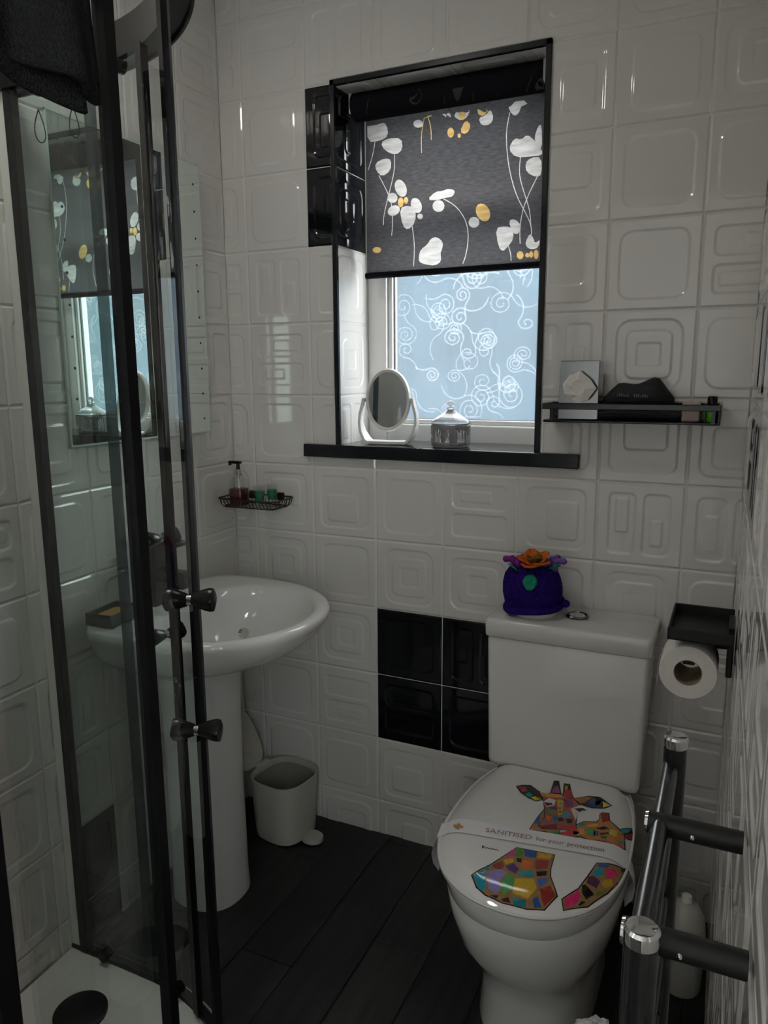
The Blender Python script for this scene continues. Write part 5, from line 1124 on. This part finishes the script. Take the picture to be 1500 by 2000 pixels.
# square chrome box with tissue
bx0, bx1, by0, by1, bz0, bz1 = .517, .607, -.088, -.030, sz + .0065, sz + .140
tbx = thing('tissue_box', ((bx0 + bx1) / 2, -.06, bz0), 'square polished metal box with a white tissue showing on its front', 'tissue box')
obj('box', box(new(), bx0, bx1, by0, by1, bz0, bz1, .0015, 1), mat('brushed_steel', (.27, .28, .29), .18, .9, noise=(30, .08)), tbx)
b = new(); rg = random.Random(11)
cx, cz = .562, sz + .078
ring = lambda r, y, j: [Vector((cx + r * 1.05 * math.cos(2 * PI * i / 9) * rg.uniform(1 - j, 1 + j), y + rg.uniform(-.004, .004), cz + r * math.sin(2 * PI * i / 9) * rg.uniform(1 - j, 1 + j))) for i in range(9)]
loft(b, [ring(.022, by0 + .001, .1), ring(.032, by0 - .010, .18), ring(.034, by0 - .018, .2), ring(.016, by0 - .024, .3)]); obj('tissue', b, M_PAPER, tbx)
# black pouch with faint lettering
pch = thing('black_pouch', (.700, -.06, sz), 'soft black pouch with faint pale lettering on the shelf', 'pouch')
b = new(); L = []
for i in range(15):
    f = i / 14; x = .614 + .152 * f; e_ = min(1, 3.2 * min(f, 1 - f) + .25); h = (.042 + .014 * math.exp(-((f - .72) / .2) ** 2)) * e_ + .004 * math.sin(9 * f); d = .034 * (.5 + .5 * e_)
    L.append([Vector((x, -.058 + d * spow(math.cos(a), .8), sz + .030 + h / 2 + .010 + (h / 2 + .006) * spow(math.sin(a), .8))) for a in [2 * PI * k / 18 for k in range(18)]])
loft(b, L); obj('pouch', b, M_POUCH, pch, smooth=True)
b = new()
rg = random.Random(6)
for x0, n_ in ((.648, 6), (.684, 7)):
    for k in range(n_): x = x0 + .0046 * k; hh = rg.choice((.005, .0075)); box(b, x, x + .0030, -.0945, -.0935, sz + .060 - .03 * (x - .648), sz + .060 + hh - .03 * (x - .648))
obj('lettering', b, mat('faint_lettering', (.10, .11, .12), .7), pch)['kind'] = 'stuff'
b = new(); cyl(b, (.600, -.068, sz + .0195), (.815, -.068, sz + .0195), .0125, n=20); one('black_tube', b, M_POUCH, 'slim black tube lying on the shelf under the pouch', 'tube', smooth=True, angle=40)
b = new(); box(b, .520, .560, -.030, -.010, sz + .006, sz + .010)
b.free()
b = new(); box(b, .785, .822, -.082, -.040, sz + .006, sz + .050, .004); one('pink_sachet', b, mat('pale_pink_card', (.55, .42, .38), .6), 'small pale pink packet near the shelf end', 'packet')
gb = thing('green_bottle', (.846, -.055, sz + .006), 'small bright green plastic bottle with black cap on the shelf end', 'bottle')
b = new(); lathe(b, (.845, -.055, sz + .006), [(.011, 0), (.0125, .003), (.0125, .030), (.008, .036)], 22); obj('body', b, mat('lime_plastic', (.10, .45, .02), .3), gb, smooth=True, angle=50)
b = new(); lathe(b, (.845, -.055, sz + .042), [(.0105, 0), (.0105, .016), (.008, .019)], 18); obj('cap', b, M_KNOB, gb, smooth=True, angle=50)

# ---------------------------------------------------------------- wire rack, pump bottle, small tumblers
rx0, rx1, ry0, ry1, rz = -.458, -.258, -.118, -.008, .990
rk = thing('wire_rack', (-.36, -.06, rz), 'dark wire soap rack in the corner above the washbasin', 'rack')
def rrl(z, ins, r=.018): return [Vector((p[0], p[1], z)) for p in rrect((rx0 + rx1) / 2, (ry0 + ry1) / 2, (rx1 - rx0) / 2 - ins, (ry1 - ry0) / 2 - ins, r, 4)]
b = new(); tube(b, rrl(rz + .026, 0), .0022, 8, closed=True); obj('top_rim', b, M_WIRE, rk, smooth=True)
b = new(); tube(b, rrl(rz + .002, .012), .0018, 8, closed=True); obj('base_rim', b, M_WIRE, rk, smooth=True)
for k in range(15):
    x = rx0 + .016 + (rx1 - rx0 - .032) * k / 14
    b = new(); tube(b, [(x, ry0, rz + .026), (x, ry0 + .006, rz + .008), (x, ry0 + .014, rz + .001), (x, ry1 - .014, rz + .001), (x, ry1 - .006, rz + .008), (x, ry1, rz + .026)], .0011, 6); obj('wire', b, M_WIRE, rk, smooth=True)
for k in range(7):
    y = ry0 + .016 + (ry1 - ry0 - .032) * k / 6
    for xa, xb in ((rx0, rx0 + .014), (rx1, rx1 - .014)):
        b = new(); tube(b, [(xa, y, rz + .026), ((xa * 2 + xb) / 3, y, rz + .010), (xb, y, rz + .002)], .0011, 6); obj('wire', b, M_WIRE, rk, smooth=True)
for x in (rx0 + .05, rx1 - .05): obj('wall_plate', bxo(x - .012, x + .012, -.010, -.0035, rz + .012, rz + .036, .002, 1), M_WIRE, rk)
BZ = rz + .0025
pbx, pby = -.405, -.078
pp_ = thing('soap_bottle', (pbx, pby, BZ), 'clear pump bottle of maroon liquid soap on the wire rack', 'soap bottle')
sqm = lambda t, h: 1 / (abs(math.cos(t)) ** 4 + abs(math.sin(t)) ** 4) ** .25 if h < .075 else 1
b = new(); lathe(b, (pbx, pby, BZ), [(.022, 0), (.0245, .002), (.0245, .066), (.021, .074), (.0125, .086), (.0115, .092)], 40, mod=sqm); obj('bottle', b, M_CLEAR, pp_, smooth=True, angle=50)
b = new(); lathe(b, (pbx, pby, BZ), [(.021, .002), (.0232, .003), (.0232, .050), (.021, .0505)], 40, mod=sqm); obj('liquid', b, M_MAROON, pp_, smooth=True, angle=50)
b = new(); lathe(b, (pbx, pby, BZ), [(.0125, .090), (.0130, .091), (.0130, .106), (.0120, .107)], 28); obj('collar', b, M_CHROME, pp_, smooth=True, angle=40)
b = new(); cyl(b, (pbx, pby, BZ + .106), (pbx, pby, BZ + .122), .0060, .0050, 14); box(b, pbx - .030, pbx + .010, pby - .0065, pby + .0065, BZ + .122, BZ + .130, .002); box(b, pbx - .031, pbx - .025, pby - .005, pby + .005, BZ + .117, BZ + .124, .001, 1); obj('pump', b, M_KNOB, pp_, smooth=True, angle=40)
b = new(); cyl(b, (pbx, pby, BZ + .052), (pbx, pby, BZ + .092), .004, n=10); obj('dip_tube', b, M_WHITEP, pp_, smooth=True, angle=40)
for k, (x, y, lab) in enumerate(((-.338, -.072, 'small glass of green gel, nearer of two on the rack'), (-.318, -.038, 'small glass of green gel, farther one against the wall'))):
    g_ = thing('small_tumbler', (x, y, BZ), lab, 'glass', 'green gel glasses on the wire rack')
    b = new(); lathe(b, (x, y, BZ), [(.011, 0), (.0125, .002), (.0165, .062), (.0155, .062), (.012, .012), (.002, .010)], 28); obj('glass', b, M_CLEAR, g_, smooth=True, angle=50)
    b = new(); lathe(b, (x, y, BZ), [(.0122, .018), (.0152, .046), (.002, .047)], 28); obj('gel', b, M_GREENL, g_, smooth=True, angle=50)
